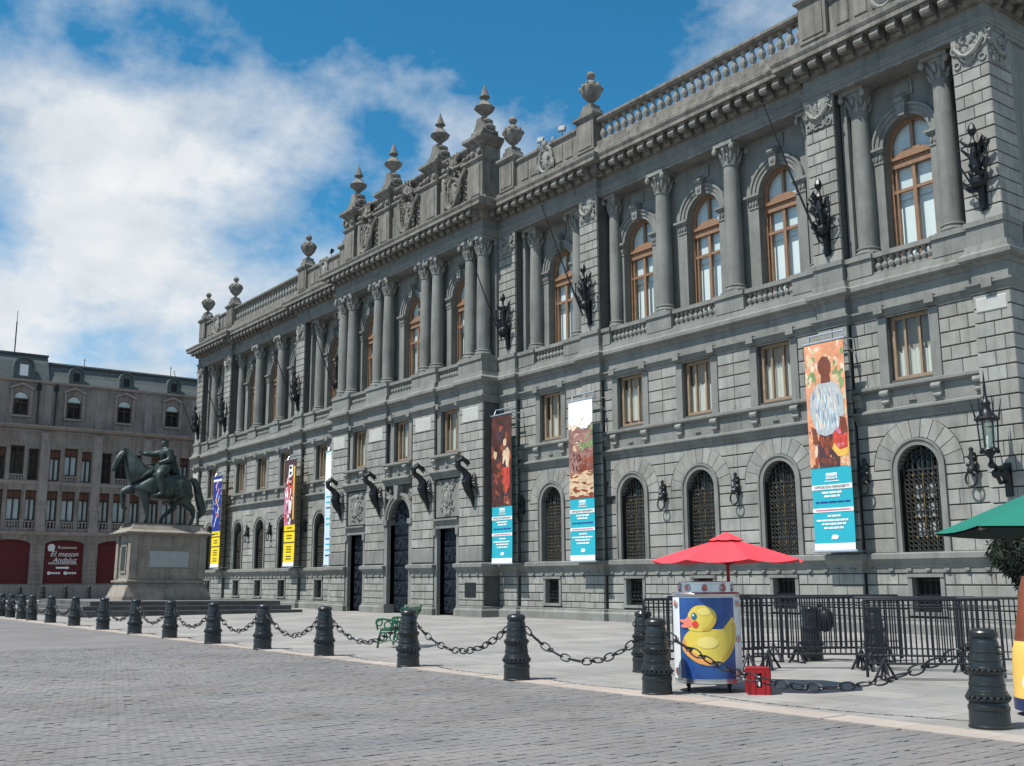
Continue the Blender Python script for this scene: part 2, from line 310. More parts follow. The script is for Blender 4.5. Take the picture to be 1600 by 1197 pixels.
# ------------------------------------------------------------------ museum: plan
museum = empty('museum_building'); tag(museum, 'long grey stone palace with arched windows, columns and roof balustrade', 'building')
BY, CP, CB = .22, -.9, -.74                        # bay plane, centre pier plane, centre bay plane
PIERS = [(29.76, 30.85), (24.5, 25.59), (12.92, 14.01), (7.2, 8.44)]
CPIERS = [(5.35, 7.2), (1.3, 3.25)]
BAYS = [27.55, 22.5, 19.0, 15.5, 10.6]             # right half; mirrored on the left
STRIPS = {27.55: (25.59, 29.76), 22.5: (20.75, 24.5), 19.0: (17.25, 20.75), 15.5: (14.01, 17.25), 10.6: (8.44, 12.92)}
HW = 30.85
def mir(iv): return (-iv[1], -iv[0])
segs = [(a, b, 0.) for a, b in PIERS] + [(25.59, 29.76, BY), (14.01, 24.5, BY), (8.44, 12.92, BY), (5.35, 7.2, CP), (3.25, 5.35, CB), (1.3, 3.25, CP)]
segs = sorted(segs + [(-b, -a, y) for a, b, y in segs] + [(-1.3, 1.3, CB)])
def path_of(segl, ends=True):
    P = []
    if ends: P.append((segl[0][0], 14))
    for a, b, y in segl:
        for p in ((a, y), (b, y)):
            if not P or (abs(P[-1][0]-p[0])+abs(P[-1][1]-p[1])) > 1e-6: P.append(p)
    if ends: P.append((segl[-1][1], 14))
    return P
FULL = path_of(segs)
ENT = [(-HW, 14), (-HW, 0), (-24.5, 0), (-24.5, .25), (-14.01, .25), (-14.01, 0), (-7.2, 0), (-7.2, -.9), (7.2, -.9), (7.2, 0), (14.01, 0), (14.01, .25), (24.5, .25), (24.5, 0), (HW, 0), (HW, 14)]
DOORS = [(-4.3, .8, 3.9), (0, 1.02, None), (4.3, .8, 3.9)]
# backing wall -------------------------------------------------------------
wall = MB()
def arch_poly(xa, xb, z0, z1, cx, hw, zs, n=14):
    return [(xa, z0), (cx-hw, z0)] + arc(cx, zs, hw, PI, 0, n) + [(cx+hw, z0), (xb, z0), (xb, z1), (xa, z1)]
def rect_hole(mb, xa, xb, z0, z1, hx0, hx1, hz0, hz1, y0, y1):
    if hx0 > xa: mb.box(xa, hx0, y0, y1, z0, z1)
    if xb > hx1: mb.box(hx1, xb, y0, y1, z0, z1)
    if hz0 > z0: mb.box(hx0, hx1, y0, y1, z0, hz0)
    if z1 > hz1: mb.box(hx0, hx1, y0, y1, hz1, z1)
D_ = .07                                          # depth of the joints
for a, b in PIERS + [mir(p) for p in PIERS]: wall.box(a+D_, b-D_, D_, 1.3, 0, 17.2)
for a, b in CPIERS + [mir(p) for p in CPIERS]: wall.box(a+D_, b-D_, CP+D_, .3, 0, 11)
dressed = MB()
AZS, AHW, AFR, AVO = 4.74, .66, .87, 1.45           # ground floor arches: spring, opening, frame, voussoirs
for sgn in (1, -1):
    for cx in BAYS:
        xa, xb = STRIPS[cx]
        if sgn < 0: xa, xb = -xb, -xa
        c = cx*sgn; y = BY+D_; yb = BY+.62
        rect_hole(wall, xa, xb, 0, 2.3, c-.45, c+.45, .6, 1.66, y, yb)
        wall.prism(arch_poly(xa, xb, 2.3, 6.4, c, AHW, AZS), y, yb)
        rect_hole(wall, xa, xb, 6.4, 10.75, c-.68, c+.68, 7.4, 9.37, y, yb)
        # upper storey wall with its arch
        dressed.prism(arch_poly(xa, xb, 10.7, 17.25, c, .82, 15.02, 18), .95, 1.3)
for c, hw, zt in DOORS:
    xa, xb = (c-1.05, c+1.05) if zt else (-1.3, 1.3)
    y = CB+D_
    if zt: rect_hole(wall, xa, xb, 0, 6.4, c-hw, c+hw, 0, zt, y, CB+.8)
    else: wall.prism(arch_poly(xa, xb, 0, 6.4, 0, hw, 4.5), y, CB+.8)
    rect_hole(wall, xa, xb, 6.4, 10.75, c-.68, c+.68, 7.4, 9.37, y, CB+.6)
dressed.box(-7.15, -6.9, -.1, .6, 10.7, 17.25); dressed.box(6.9, 7.15, -.1, .6, 10.7, 17.25)
for c, xa, xb in ((-4.4, -6.9, -2.2), (0, -2.2, 2.2), (4.4, 2.2, 6.9)):
    dressed.prism(arch_poly(xa, xb, 10.7, 17.25, c, .82, 15.02, 18), -.1, .3)
for s_ in (1, -1):
    for a, b in ((25.59, 25.8), (29.55, 29.76), (8.44, 8.66), (12.7, 12.92)): dressed.box(min(a*s_, b*s_), max(a*s_, b*s_), .42, .949, 10.77, 17.07)
wall_o = wall.build('wall', 'joint_stone', museum)
dressed.build('upper_wall', 'dressed_stone', museum)
body = MB(); body.box(-HW+.06, -HW+.6, 1.3, 14, 0, 18); body.box(HW-.6, HW-.06, 1.3, 14, 0, 18); body.box(-HW+.06, HW-.06, 13.4, 14, 0, 18); body.box(-HW+.1, HW-.1, .9, 14, 18.0, 18.5)
for z in (2.2, 6.6, 10.6): body.box(-HW+.6, HW-.6, 1.6, 13.4, z-.1, z)
body.box(-HW+.6, HW-.6, 5.2, 5.4, 0, 18)
body.build('core_wall', 'dressed_stone', museum)

# ashlar blocks ------------------------------------------------------------
BL = []
def put(poly, yf, side=None): BL.append((poly, yf, side))
def span_blocks(x0, x1, z0, z1, yf, k, L=.78, lfun=None, rfun=None, side=None, gj=.019, gv=.008):
    w = x1-x0
    if w < .06: return
    n = max(1, round(w/L)); step = w/n; cuts = [x0+step*i for i in range(1, n)]
    if k % 2 and n > 1: cuts = [x0+step*(i-.5) for i in range(1, n+1)] if step > .45 else [c_-step*.4 for c_ in cuts]
    cuts = [c_+random.uniform(-.03, .03) for c_ in cuts]
    xs = [x0]+cuts+[x1]
    for i in range(len(xs)-1):
        za, zb = z0+gj, z1-gj
        left = [(xs[i]+gv, za), (xs[i]+gv, zb)] if i or not lfun else lfun(za, zb)
        right = [(xs[i+1]-gv, za), (xs[i+1]-gv, zb)] if i < len(xs)-2 or not rfun else rfun(za, zb)
        if max(p[0] for p in left) > min(p[0] for p in right)-.03 and (lfun or rfun):
            if min(p[0] for p in left) > max(p[0] for p in right)-.05: continue
        put(left[::-1]+right, yf, side)
def arch_b(z, hw, zs, ro):
    if z < zs: return hw
    return math.sqrt(max(0, ro*ro-(z-zs)**2))
def arch_rows(xa, xb, zrows, yf, c, hw, zs, ro, L=.78):
    for k in range(len(zrows)-1):
        z0, z1 = zrows[k], zrows[k+1]
        if z0 > zs+ro-.06: span_blocks(xa, xb, z0, z1, yf, k, L); continue
        def edge(sg):
            def f(za, zb):
                zz_ = sorted(set([za, zb] + [za+(zb-za)*i/4 for i in range(1, 4)])); P = []
                for z in zz_: P.append((c+sg*(arch_b(z, hw, zs, ro)+.012), z))
                if za < zs < zb:
                    P = [(c+sg*(hw+.012), za), (c+sg*(hw+.012), zs-.02), (c+sg*(ro+.012), zs-.02)] + [p for p in P if p[1] > zs]
                return P
            return f
        bm = max(arch_b(z0, hw, zs, ro), arch_b(z1, hw, zs, ro)) if z1 > zs else hw
        bm = max(bm, ro if z0 < zs < z1 else 0)
        if xb-(c+bm) > .05: span_blocks(c+bm, xb, z0, z1, yf, k, L, lfun=edge(1))
        if (c-bm)-xa > .05: span_blocks(xa, c-bm, z0, z1, yf, k, L, rfun=edge(-1))
def voussoirs(c, zs, r0, r1, yf, n, a0=0, a1=PI, ztop=None):
    for i in range(n):
        g = .012; b0, b1 = a0+(a1-a0)*i/n, a0+(a1-a0)*(i+1)/n
        pin = arc(c, zs, r0, b0+g/r0*.6, b1-g/r0*.6, 2); pout = arc(c, zs, r1-.01, b1-g/r1*.6, b0+g/r1*.6, 2)
        if ztop: pout = [(x, min(z, ztop)) for x, z in pout]
        put(pin+pout, yf)
def rows(z0, z1, n): return [z0+(z1-z0)*i/n for i in range(n+1)]
RB = [.45, .7, 1.04, 1.38, 1.72]
for a, b in PIERS + [mir(p) for p in PIERS]:
    for k in range(4): span_blocks(a, b, RB[k], RB[k+1], 0, k, .6)
    zr = rows(2.3, 9.36, 17)
    for k in range(17): span_blocks(a, b, zr[k], zr[k+1], 0, k, .62)
    zr = rows(11.45, 16.0, 12)
    for k in range(12): span_blocks(a, b, zr[k], zr[k+1], 0, k, .62)
for sgn in (1, -1):
    for cx in BAYS:
        xa, xb = STRIPS[cx]
        if sgn < 0: xa, xb = -xb, -xa
        c = cx*sgn
        for k in range(4):
            z0, z1 = RB[k], RB[k+1]
            if z1 < .62: span_blocks(xa, xb, z0, z1, BY, k, .62)
            else: span_blocks(xa, c-.58, z0, z1, BY, k, .62); span_blocks(c+.58, xb, z0, z1, BY, k, .62)
        arch_rows(xa, xb, rows(2.3, 6.19, 9), BY, c, AFR, AZS, AVO, .74)
        voussoirs(c, AZS, AFR+.01, AVO, BY-.012, 11, ztop=6.165)
        zr = rows(7.28, 9.37, 5)
        for k in range(5): span_blocks(xa, c-1.02, zr[k], zr[k+1], BY, k, .62); span_blocks(c+1.02, xb, zr[k], zr[k+1], BY, k, .62)
for a, b in CPIERS + [mir(p) for p in CPIERS]:
    for k in range(4): span_blocks(a, b, RB[k], RB[k+1], CP, k, .62)
    zr = rows(3.05, 9.36, 15)
    for k in range(15): span_blocks(a, b, zr[k], zr[k+1], CP, k, .62)
# the east side return of the corner
zr1, zr2 = rows(2.3, 9.36, 17), rows(11.45, 16.0, 12)
for zr in (RB, zr1, zr2):
    for k in range(len(zr)-1): span_blocks(.0, 1.25, zr[k], zr[k+1], 0, k+1, .62, side=1); span_blocks(1.6, 5.5, zr[k], zr[k+1], .25, k, .8, side=1)
def put_block(mb, b):
    poly, yf, side = b; st = len(mb.v)
    mb.chamfer(poly, yf, yf+D_+.03, .012)
    if side: mb.xf(Matrix.Translation((HW, 0, 0)) @ Matrix.Rotation(PI/2, 4, 'Z'), st)
def pix(b):
    poly, yf, side = b; xs = [p[0] for p in poly]; zs = [p[1] for p in poly]
    P = [(x, yf, z) if not side else (HW-yf, x, z) for x in (min(xs), max(xs)) for z in (min(zs), max(zs))]; q = [project(*p) for p in P]
    if not all(-20 < u < 1620 and -20 < v < 1200 for u, v in q): return 0
    return (max(u for u, v in q)-min(u for u, v in q))*(max(v for u, v in q)-min(v for u, v in q))*(.3 if side else 1)
BL.sort(key=pix, reverse=True)
for b in BL[:298]:
    mb = MB(); put_block(mb, b); o = mb.build('stone_block', 'cut_stone', wall_o)
mb = MB()
for b in BL[298:]: put_block(mb, b)
mb.build('stone_blocks', 'cut_stone', wall_o, 'stuff')

# bands and mouldings --------------------------------------------------------
def band(name, prof, path=FULL, m='dressed_stone'): return MB().sweep(prof, path).build(name, m, museum)
def subpaths(cuts):                                 # the full path without the door openings
    out = []; cur = []
    pts = []
    for a, b, y in segs:
        for ca, cb in cuts:
            if a < ca < b and a < cb < b: pts += [(a, ca, y, 0), (cb, b, y, 1)]; break
        else: pts.append((a, b, y, 0))
    chain = [[]]
    for a, b, y, brk in pts:
        if brk: chain.append([])
        chain[-1].append((a, b, y))
    return chain
chains = subpaths([(c-hw-.16, c+hw+.16) for c, hw, zt in DOORS])
def broken_band(name, prof, m='dressed_stone'):
    mb = MB()
    for i, ch in enumerate(chains):
        P = path_of(ch, False)
        if i == 0: P = [(-HW, 14)]+P
        if i == len(chains)-1: P = P+[(HW, 14)]
        mb.sweep(prof, P)
    return mb.build(name, m, museum)
broken_band('plinth', [(-.02, 0), (.16, 0), (.16, .28), (.09, .36), (.09, .43), (.03, .45), (-.02, .45)])
broken_band('sill_band', [(-.1, 1.73), (.03, 1.73), (.03, 1.86), (.07, 1.9), (.07, 1.98), (.16, 2.1), (.2, 2.13), (.2, 2.27), (.1, 2.31), (-.1, 2.31)])
# scalloped row under the sill band: too small to pick apart
sc_ = MB()
for a, b, y in segs:
    if abs(a+b)/2 < 5.4 and y == CB: continue
    n = max(1, round((b-a)/.62))
    for i in range(n):
        x = a+(b-a)*(i+.5)/n; sc_.prism(arc(x, 1.86, .085, 0, -PI, 6), y-.09, y-.03)
sc_.build('scallop_row', 'dressed_stone', museum, 'stuff')
# plain stone slabs above the sill band on the centre piers
for a, b in CPIERS + [mir(p) for p in CPIERS]:
    MB().chamfer([(a+.03, 2.36), (b-.03, 2.36), (b-.03, 3.02), (a+.03, 3.02)], CP-.02, CP+.1, .03).build('stone_panel', 'dressed_stone', museum)
    MB().chamfer([(a+.28, 8.55), (b-.28, 8.55), (b-.28, 9.2), (a+.28, 9.2)], CP-.035, CP+.1, .03).build('stone_panel', 'pale_stone', museum)
for s_ in (1, -1):
    MB().chamfer([(s_*29.85, 8.82), (s_*30.75, 8.82), (s_*30.75, 9.24), (s_*29.85, 9.24)], -.03, .1, .03).build('stone_panel', 'pale_stone', museum)
MB().chamfer([(5.86, .83), (6.72, .83), (6.72, 1.46), (5.86, 1.46)], CP-.03, CP+.1, .02).build('plaque', 'bronze', museum)
console = MB()
console.prism([(-.16, 0), (.16, 0), (.16, .5), (-.16, .5)], -.02, .1); console.tube([(-.15, -.1, .42), (.15, -.1, .42)], .1, 10); console.tube([(-.12, -.06, .16), (.12, -.06, .16)], .07, 8); console.box(-.13, .13, -.1, .02, .14, .4)
cm = console.mesh('console', 'carved_stone')
tri = MB().prism([(-.13, 0), (.13, 0), (0, .2)], -.05, .02).mesh('boss', 'dressed_stone')
band_prof = [(-.1, 6.18), (.02, 6.18), (.04, 6.3), (.12, 6.34), (.12, 6.42), (.2, 6.46), (.2, 6.52), (.04, 6.58), (-.1, 6.58)]
rail_prof = [(-.1, 7.12), (.08, 7.12), (.16, 7.18), (.16, 7.26), (.05, 7.3), (-.1, 7.3)]
for s_ in (1, -1):
    for (xa, xb), cs in (((25.59, 29.76), [27.55]), ((14.01, 24.5), [15.5, 19.0, 22.5]), ((8.44, 12.92), [10.6])):
        a, b = (xa, xb) if s_ > 0 else (-xb, -xa)
        P = [(a+.0, BY), (b-.0, BY)]
        st = MB().sweep(band_prof, P).build('string_course', 'dressed_stone', museum)
        ap = MB().box(a, b, BY+.005, BY+.12, 6.58, 7.12).build('apron', 'dressed_stone', museum)
        MB().sweep(rail_prof, P).build('window_ledge', 'dressed_stone', museum)
        for c in cs:
            for d in (-.85, .85): inst('console', cm, ap, (c*s_+d, BY, 6.6))
            inst('boss', tri, ap, (c*s_, BY, 6.72))
        for e in (a+.12, b-.12): inst('console', cm, ap, (e, BY, 6.6), sc=(.75, 1, 1))
for c in (-4.3, 0, 4.3):
    w = 1.18 if c else 1.28
    MB().sweep([(o_, z) for o_, z in band_prof], [(c-w, CB-.18), (c+w, CB-.18)]).build('string_course', 'dressed_stone', museum)
    ap = MB().box(c-w, c+w, CB-.12, CB+.1, 6.58, 7.12).build('apron', 'dressed_stone', museum)
    MB().sweep(rail_prof, [(c-w, CB-.18), (c+w, CB-.18)]).build('window_ledge', 'dressed_stone', museum)
    for d in (-.85, .85): inst('console', cm, ap, (c+d, CB-.14, 6.6), sc=(1.1, 1.3, 1))
    inst('boss', tri, ap, (c, CB-.14, 6.72))
s2 = band('upper_string_course', [(-.1, 9.36), (.03, 9.36), (.03, 9.44), (.1, 9.5), (.1, 9.56), (.16, 9.6), (.16, 9.66), (.0, 9.7), (-.1, 9.7)])
trig = MB().box(-.15, .15, -.2, .0, 9.47, 9.72).mesh('triglyph_block', 'dressed_stone')
for s_ in (1, -1):
    for cx in BAYS:
        for d in (-.85, .85): inst('triglyph_block', trig, s2, (cx*s_+d, BY, 0))
    inst('triglyph_block', trig, s2, (30.3*s_, 0, 0))
for c in (-4.3, 0, 4.3):
    for d in (-.85, .85): inst('triglyph_block', trig, s2, (c+d, CB, 0))
band('plain_frieze', [(-.1, 9.69), (-.01, 9.69), (-.01, 10.22), (-.1, 10.22)])
ledge = band('balcony_ledge', [(-.35, 10.16), (.02, 10.16), (.08, 10.26), (.2, 10.3), (.24, 10.34), (.24, 10.46), (.1, 10.56), (.06, 10.76), (-.35, 10.76)])
# balcony pedestals, rails and balusters -------------------------------------
bal = MB().lathe([(.085, 0), (.085, .05), (.05, .08), (.1, .2), (.105, .26), (.06, .38), (.042, .44), (.06, .48), (.075, .5), (.075, .55)], seg=8).mesh('baluster', 'carved_stone')
def balustrade(xa, xb, y, z, hh, n, zrail, name='balustrade', depth=.3, m='dressed_stone'):
    r = MB().box(xa, xb, y-.02, y+depth, z+hh, z+hh+zrail).box(xa, xb, y-.0, y+depth-.02, z-.1, z).build(name, m, museum)
    for i in range(n): inst('baluster', bal, r, (xa+(xb-xa)*(i+.5)/n, y+depth/2, z), sc=(1.15, 1.15, hh/.55))
    return r
def pedestal(xa, xb, y, yb): MB().box(xa, xb, y-.03, yb, 10.77, 11.3).box(xa-.03, xb+.03, y-.09, yb, 11.301, 11.45).build('column_pedestal', 'dressed_stone', museum)
BALS = []
for s_ in (1, -1):
    def iv(a, b): return (a, b) if s_ > 0 else (-b, -a)
    for a, b in PIERS: pedestal(*iv(a-.0, b+.0), 0, 1.0)
    for c, r in ((27.55, 0), (10.6, 0)):
        xa, xb = STRIPS[c]
        pedestal(*iv(xa+.035, c-1.02), BY-.05, 1.1); pedestal(*iv(c+1.02, xb-.035), BY-.05, 1.1); BALS.append((*iv(c-.99, c+.99), BY-.02))
    for xa, xb in ((14.045, 14.5), (16.6, 17.9), (20.1, 21.4), (23.5, 24.465)): pedestal(*iv(xa, xb), BY-.05, 1.0)
    for xa, xb in ((14.53, 16.57), (17.93, 20.07), (21.43, 23.47)): BALS.append((*iv(xa, xb), BY-.02))
for xa, xb in ((-7.17, -5.3), (-3.4, -1.2), (1.2, 3.4), (5.3, 7.17)): pedestal(xa, xb, CP-.0, -.05)
for xa, xb in ((-5.27, -3.43), (-1.17, 1.17), (3.43, 5.27)): BALS.append((xa, xb, CP+.1))
for xa, xb, y in BALS: balustrade(xa, xb, y, 10.83, .47, 9, .15)
# columns ---------------------------------------------------------------------
shaft = MB().lathe([(.3, 0), (.31, .5), (.315, 1.4), (.3, 2.8), (.27, 4.3), (.268, 4.42), (.3, 4.45), (.3, 4.52)], seg=20).mesh('shaft', 'dressed_stone')
cbase = MB().box(-.4, .4, -.4, .4, 0, .1).lathe([(.39, .1), (.41, .15), (.39, .21), (.345, .23), (.345, .27), (.37, .3), (.36, .34), (.31, .36)], seg=20).mesh('column_base', 'dressed_stone')
cp = MB().lathe([(.27, 0), (.27, .1), (.29, .3), (.36, .5), (.38, .56)], seg=16)
cp.prism([(-.44, .56), (.44, .56), (.44, .68), (-.44, .68)], -.44, .44)
for a in range(8):
    an = a*PI/4+PI/8
    for h0, h1, rr in ((.02, .26, .27), (.2, .46, .3)):
        an2 = an + (PI/8 if h0 > .1 else 0)
        cp.tube([(rr*math.cos(an2), rr*math.sin(an2), h0), ((rr+.06)*math.cos(an2), (rr+.06)*math.sin(an2), h0+.16), ((rr+.13)*math.cos(an2), (rr+.13)*math.sin(an2), h1), ((rr+.14)*math.cos(an2), (rr+.14)*math.sin(an2), h1-.07)], [.06, .065, .045, .02], 5)
for sx in (-1, 1):
    for sy in (-1, 1): cp.ball((.4*sx, .4*sy, .46), .1, .1, .12, 8, 5); cp.ring((.41*sx, .43*sy, .46), .07, .03, 8, 4)
capm = cp.mesh('capital', 'carved_stone')
colm = MB().box(-.02, .02, -.02, .02, 0, .02)
def column(x, y, half=1.):
    e = empty('column', (x, y, 11.45), parent=museum); e.scale = (half, half, 1)
    inst('column_base', cbase, e); inst('shaft', shaft, e, (0, 0, .35)); inst('capital', capm, e, (0, 0, 4.87), sc=(1, 1, 1.15))
for s_ in (1, -1):
    for x in (26.1, 29.0, 9.12, 12.08): column(x*s_, .7)
    for x in (17.25, 20.75): column(x*s_, .56)
    for x in (14.32, 24.18): column(x*s_, .72, .8)
    for x in (1.82, 2.86, 5.72, 6.72): column(x*s_, -.52)
# archivolts, imposts, keystones ------------------------------------------------
def archivolt():
    m = MB()
    for r0, r1, d in ((.82, .96, .06), (.96, 1.1, .1), (1.1, 1.18, .15)):
        a, b = arc(0, 15.02, r0, 0, PI, 18), arc(0, 15.02, r1, PI, 0, 18); m.prism(a+b, -d, .02)
    m.prism([(-.13, 15.78), (.13, 15.78), (.2, 16.42), (-.2, 16.42)], -.26, .02); m.tube([(-.16, -.26, 16.3), (.16, -.26, 16.3)], .1, 8); m.ball((0, -.24, 15.98), .1, .08, .12)
    m.prism([(-.34, 16.46), (.34, 16.46), (.34, 16.95), (-.34, 16.95)], -.06, .02); m.prism([(-.24, 16.54), (.24, 16.54), (.24, 16.87), (-.24, 16.87)], -.09, -.05)
    for s_ in (-1, 1):
        m.box(s_*1.02-.2, s_*1.02+.2, -.1, .02, 10.77, 14.5); m.box(s_*1.02-.23, s_*1.02+.23, -.13, .02, 14.501, 14.56); m.box(s_*1.03-.28, s_*1.03+.28, -.17, .02, 14.86, 14.93); m.box(s_*1.05-.34, s_*1.05+.34, -.22, .02, 14.931, 15.019)
        m.box(s_*1.02-.19, s_*1.02+.19, -.11, .02, 14.56, 14.86)
        for k in (-.13, 0, .13): m.ball((s_*1.02+k, -.13, 14.68), .055, .05, .1, 6, 4)
    return m.mesh('archivolt', 'dressed_stone')
am = archivolt()
# upper windows (made once, local to the pane plane)
def ring_poly(hw, zs, z0, t): return None
def upper_window_meshes():
    f = MB(); hw, zs, z0 = .82, 15.02, 10.76
    a, b = arc(0, zs, hw, 0, PI, 16), arc(0, zs, hw-.1, PI, 0, 16); f.prism(a+b, -.09, .05)
    for s_ in (-1, 1): f.box(s_*(hw-.05)-.05, s_*(hw-.05)+.05, -.09, .05, z0, zs)
    f.box(-hw+.1, hw-.1, -.12, .05, 14.3, 14.42); f.box(-hw+.1, hw-.1, -.07, .05, 14.421, 14.56); f.box(-hw+.06, hw-.06, -.16, .05, 14.561, 14.64)
    f.prism([(-hw+.1, 14.64), (hw-.1, 14.64), (.3, 14.86), (-.3, 14.86)], -.1, .04)
    for k in range(7): f.ball((-.54+.18*k, -.075, 14.49), .05, .03, .045, 6, 4)
    f.box(-.06, .06, -.08, .05, z0, 14.3); f.box(-.05, .05, -.06, .05, 14.86, zs+hw-.1)
    for s_ in (-1, 1): f.box(s_*.62-.03, s_*.62+.03, -.06, .05, z0, 14.3)
    f.box(-hw+.1, hw-.1, -.065, .05, 13.5, 13.6); f.box(-hw+.1, hw-.1, -.065, .05, z0, z0+.5)
    p = MB(); p.add([(-.7, 0, z0+.4), (.7, 0, z0+.4), (.7, 0, 14.35), (-.7, 0, 14.35)], [(0, 1, 2, 3)])
    p2 = MB(); P = [(-.72, 14.6)] + [(x, z) for x, z in arc(0, zs, .74, PI, 0, 12)] + [(.72, 14.6)]; p2.add([(x, 0, z) for x, z in P], [tuple(range(len(P)))])
    bl = MB().box(-.72, .72, .16, .17, z0+.1, 13.35)
    bu = MB().box(-.74, .74, .1, .11, 13.3, zs+.75)
    return [q.mesh(n, m) for q, n, m in ((f, 'frame', 'varnished_wood'), (p, 'pane', 'window_glass'), (p2, 'pane', 'window_glass'), (bl, 'blind', 'white_blind'), (bu, 'curtain', 'grey_blind'))]
mat('grey_blind', (.64, .68, .68), .85, .1, 2.)
UW = upper_window_meshes()
UPPER = [(s_*c, .95) for s_ in (1, -1) for c in BAYS] + [(-4.4, -.1), (0, -.1), (4.4, -.1)]
for c, yw in UPPER:
    w = inst('arched_window', UW[0], museum, (c, yw+.32, 0))
    inst('pane', UW[1], w); inst('pane', UW[2], w)
    inst('blind', UW[3], w, (0, random.uniform(0, .05), random.choice((0, -.12, .1, .3, .45)))); inst('curtain', UW[4], w)
    inst('archivolt', am, museum, (c, yw, 0))
# mezzanine windows
def mezz_meshes():
    f = MB(); z0, z1, hw = 7.38, 9.38, .69
    for s_ in (-1, 1): f.box(s_*(hw-.06)-.06, s_*(hw-.06)+.06, -.06, .06, z0, z1)
    f.box(-hw+.12, hw-.12, -.06, .06, z1-.12, z1); f.box(-hw+.12, hw-.12, -.06, .06, z0, z0+.14)
    for x in (-.24, .24): f.box(x-.035, x+.035, -.05, .06, z0+.14, z1-.12)
    f.box(-.02, .02, -.03, .05, z0+.14, z1-.12) if False else None
    p = MB().add([(-.6, 0, z0+.1), (.6, 0, z0+.1), (.6, 0, z1-.1), (-.6, 0, z1-.1)], [(0, 1, 2, 3)])
    cu = MB()
    xs = [-.66+1.32*i/44 for i in range(45)]
    cu.add([(x, .13+.035*math.sin(i*1.5), z0) for i, x in enumerate(xs)] + [(x, .13+.035*math.sin(i*1.5), z0+1.25+.06*math.sin(i*.9)) for i, x in enumerate(xs)], [(i, i+1, 46+i, 45+i) for i in range(44)], True)
    cb = MB().box(-.66, .66, .2, .21, z0, z1)
    s = MB()
    for s_ in (-1, 1): s.box(s_*.86-.15, s_*.86+.15, -.29, .0, 7.31, 9.36)
    s.box(-1.0, 1.0, -.3, .0, 9.372, 9.4)
    return [q.mesh(n, m) for q, n, m in ((f, 'frame', 'brown_wood'), (p, 'pane', 'window_glass'), (cu, 'curtain', 'curtain'), (cb, 'curtain', 'brown_curtain'), (s, 'window_surround', 'dressed_stone'))]
MW = mezz_meshes()
MEZZ = [(s_*c, BY) for s_ in (1, -1) for c in BAYS] + [(-4.3, CB), (0, CB), (4.3, CB)]
for c, y in MEZZ:
    w = inst('window', MW[0], museum, (c, y+.27, 0)); inst('pane', MW[1], w); inst('curtain', MW[2], w, (0, 0, random.choice((-.3, -.1, .1, .25)))); inst('curtain', MW[3], w); inst('window_surround', MW[4], w)
# ground floor arched grilles
def grille_meshes():
    f = MB(); a, b = arc(0, AZS, AHW, 0, PI, 16), arc(0, AZS, AFR, PI, 0, 16); f.prism(a+b, -.03, .4)
    a, b = arc(0, AZS, AFR-.06, 0, PI, 16), arc(0, AZS, AFR, PI, 0, 16); f.prism(a+b, -.07, -.02)
    for s_ in (-1, 1): f.box(min(s_*AHW, s_*AFR), max(s_*AHW, s_*AFR), -.03, .4, 2.31, AZS); f.box(min(s_*(AFR-.06), s_*AFR), max(s_*(AFR-.06), s_*AFR), -.07, -.03, 2.31, AZS)
    g = MB()
    for x in (-.62, -.31, 0, .31, .62):
        g.box(x-.022, x+.022, -.02, .02, 2.31, AZS+math.sqrt(max(0, .64**2-x*x)))
    for z in (2.34, 2.9, 3.5, 4.1, 4.7): g.box(-.64, .64, -.025, .025, z-.02, z+.02)
    for z in [2.43+.137*k for k in range(17)]:
        for x in (-.54, -.39, -.235, -.08, .08, .235, .39, .54): g.ring((x, 0, z), .062, .013, 7, 4)
    for x in (-.47, -.155, .155, .47): g.box(x-.012, x+.012, -.018, .018, 2.31, AZS+math.sqrt(max(0, .64**2-x*x)))
    for k in range(9):
        an = PI*(k+.5)/9; g.ring((.45*math.cos(an), 0, AZS+.45*math.sin(an)), .09, .016, 8, 4)
    g.ring((0, 0, AZS+.12), .17, .02, 12, 4)
    gi = MB()
    for z in (3.2, 3.8, 4.4): gi.box(-.02, .02, -.04, -.02, z-.2, z+.2); 
    for z in [2.72+.6*k for k in range(4)]:
        for x in (-.31, .0, .31): gi.ball((x, -.03, z), .04, .02, .05, 6, 4)
    p = MB(); P = arch_poly(-AHW, AHW, 2.3, 2.31, 0, AHW, AZS)[1:-3]; P = [(-AHW, 2.31)]+arc(0, AZS, AHW, PI, 0, 14)+[(AHW, 2.31)]; p.add([(x, .12, z) for x, z in P], [tuple(range(len(P)))])
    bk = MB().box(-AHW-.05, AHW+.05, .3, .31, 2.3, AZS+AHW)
    wd = MB()
    for x in (-.22, .22):
        for z in (2.75, 3.3, 3.85): wd.box(x-.13, x+.13, .07, .085, z, z+.42)
    return [q.mesh(n, m) for q, n, m in ((f, 'window_surround', 'dressed_stone'), (g, 'grille', 'grille_iron'), (gi, 'gilt_ornament', 'gilt'), (p, 'pane', 'dark_glass'), (bk, 'backing', 'dark_room'), (wd, 'curtain', 'white_blind'))]
GW = grille_meshes()
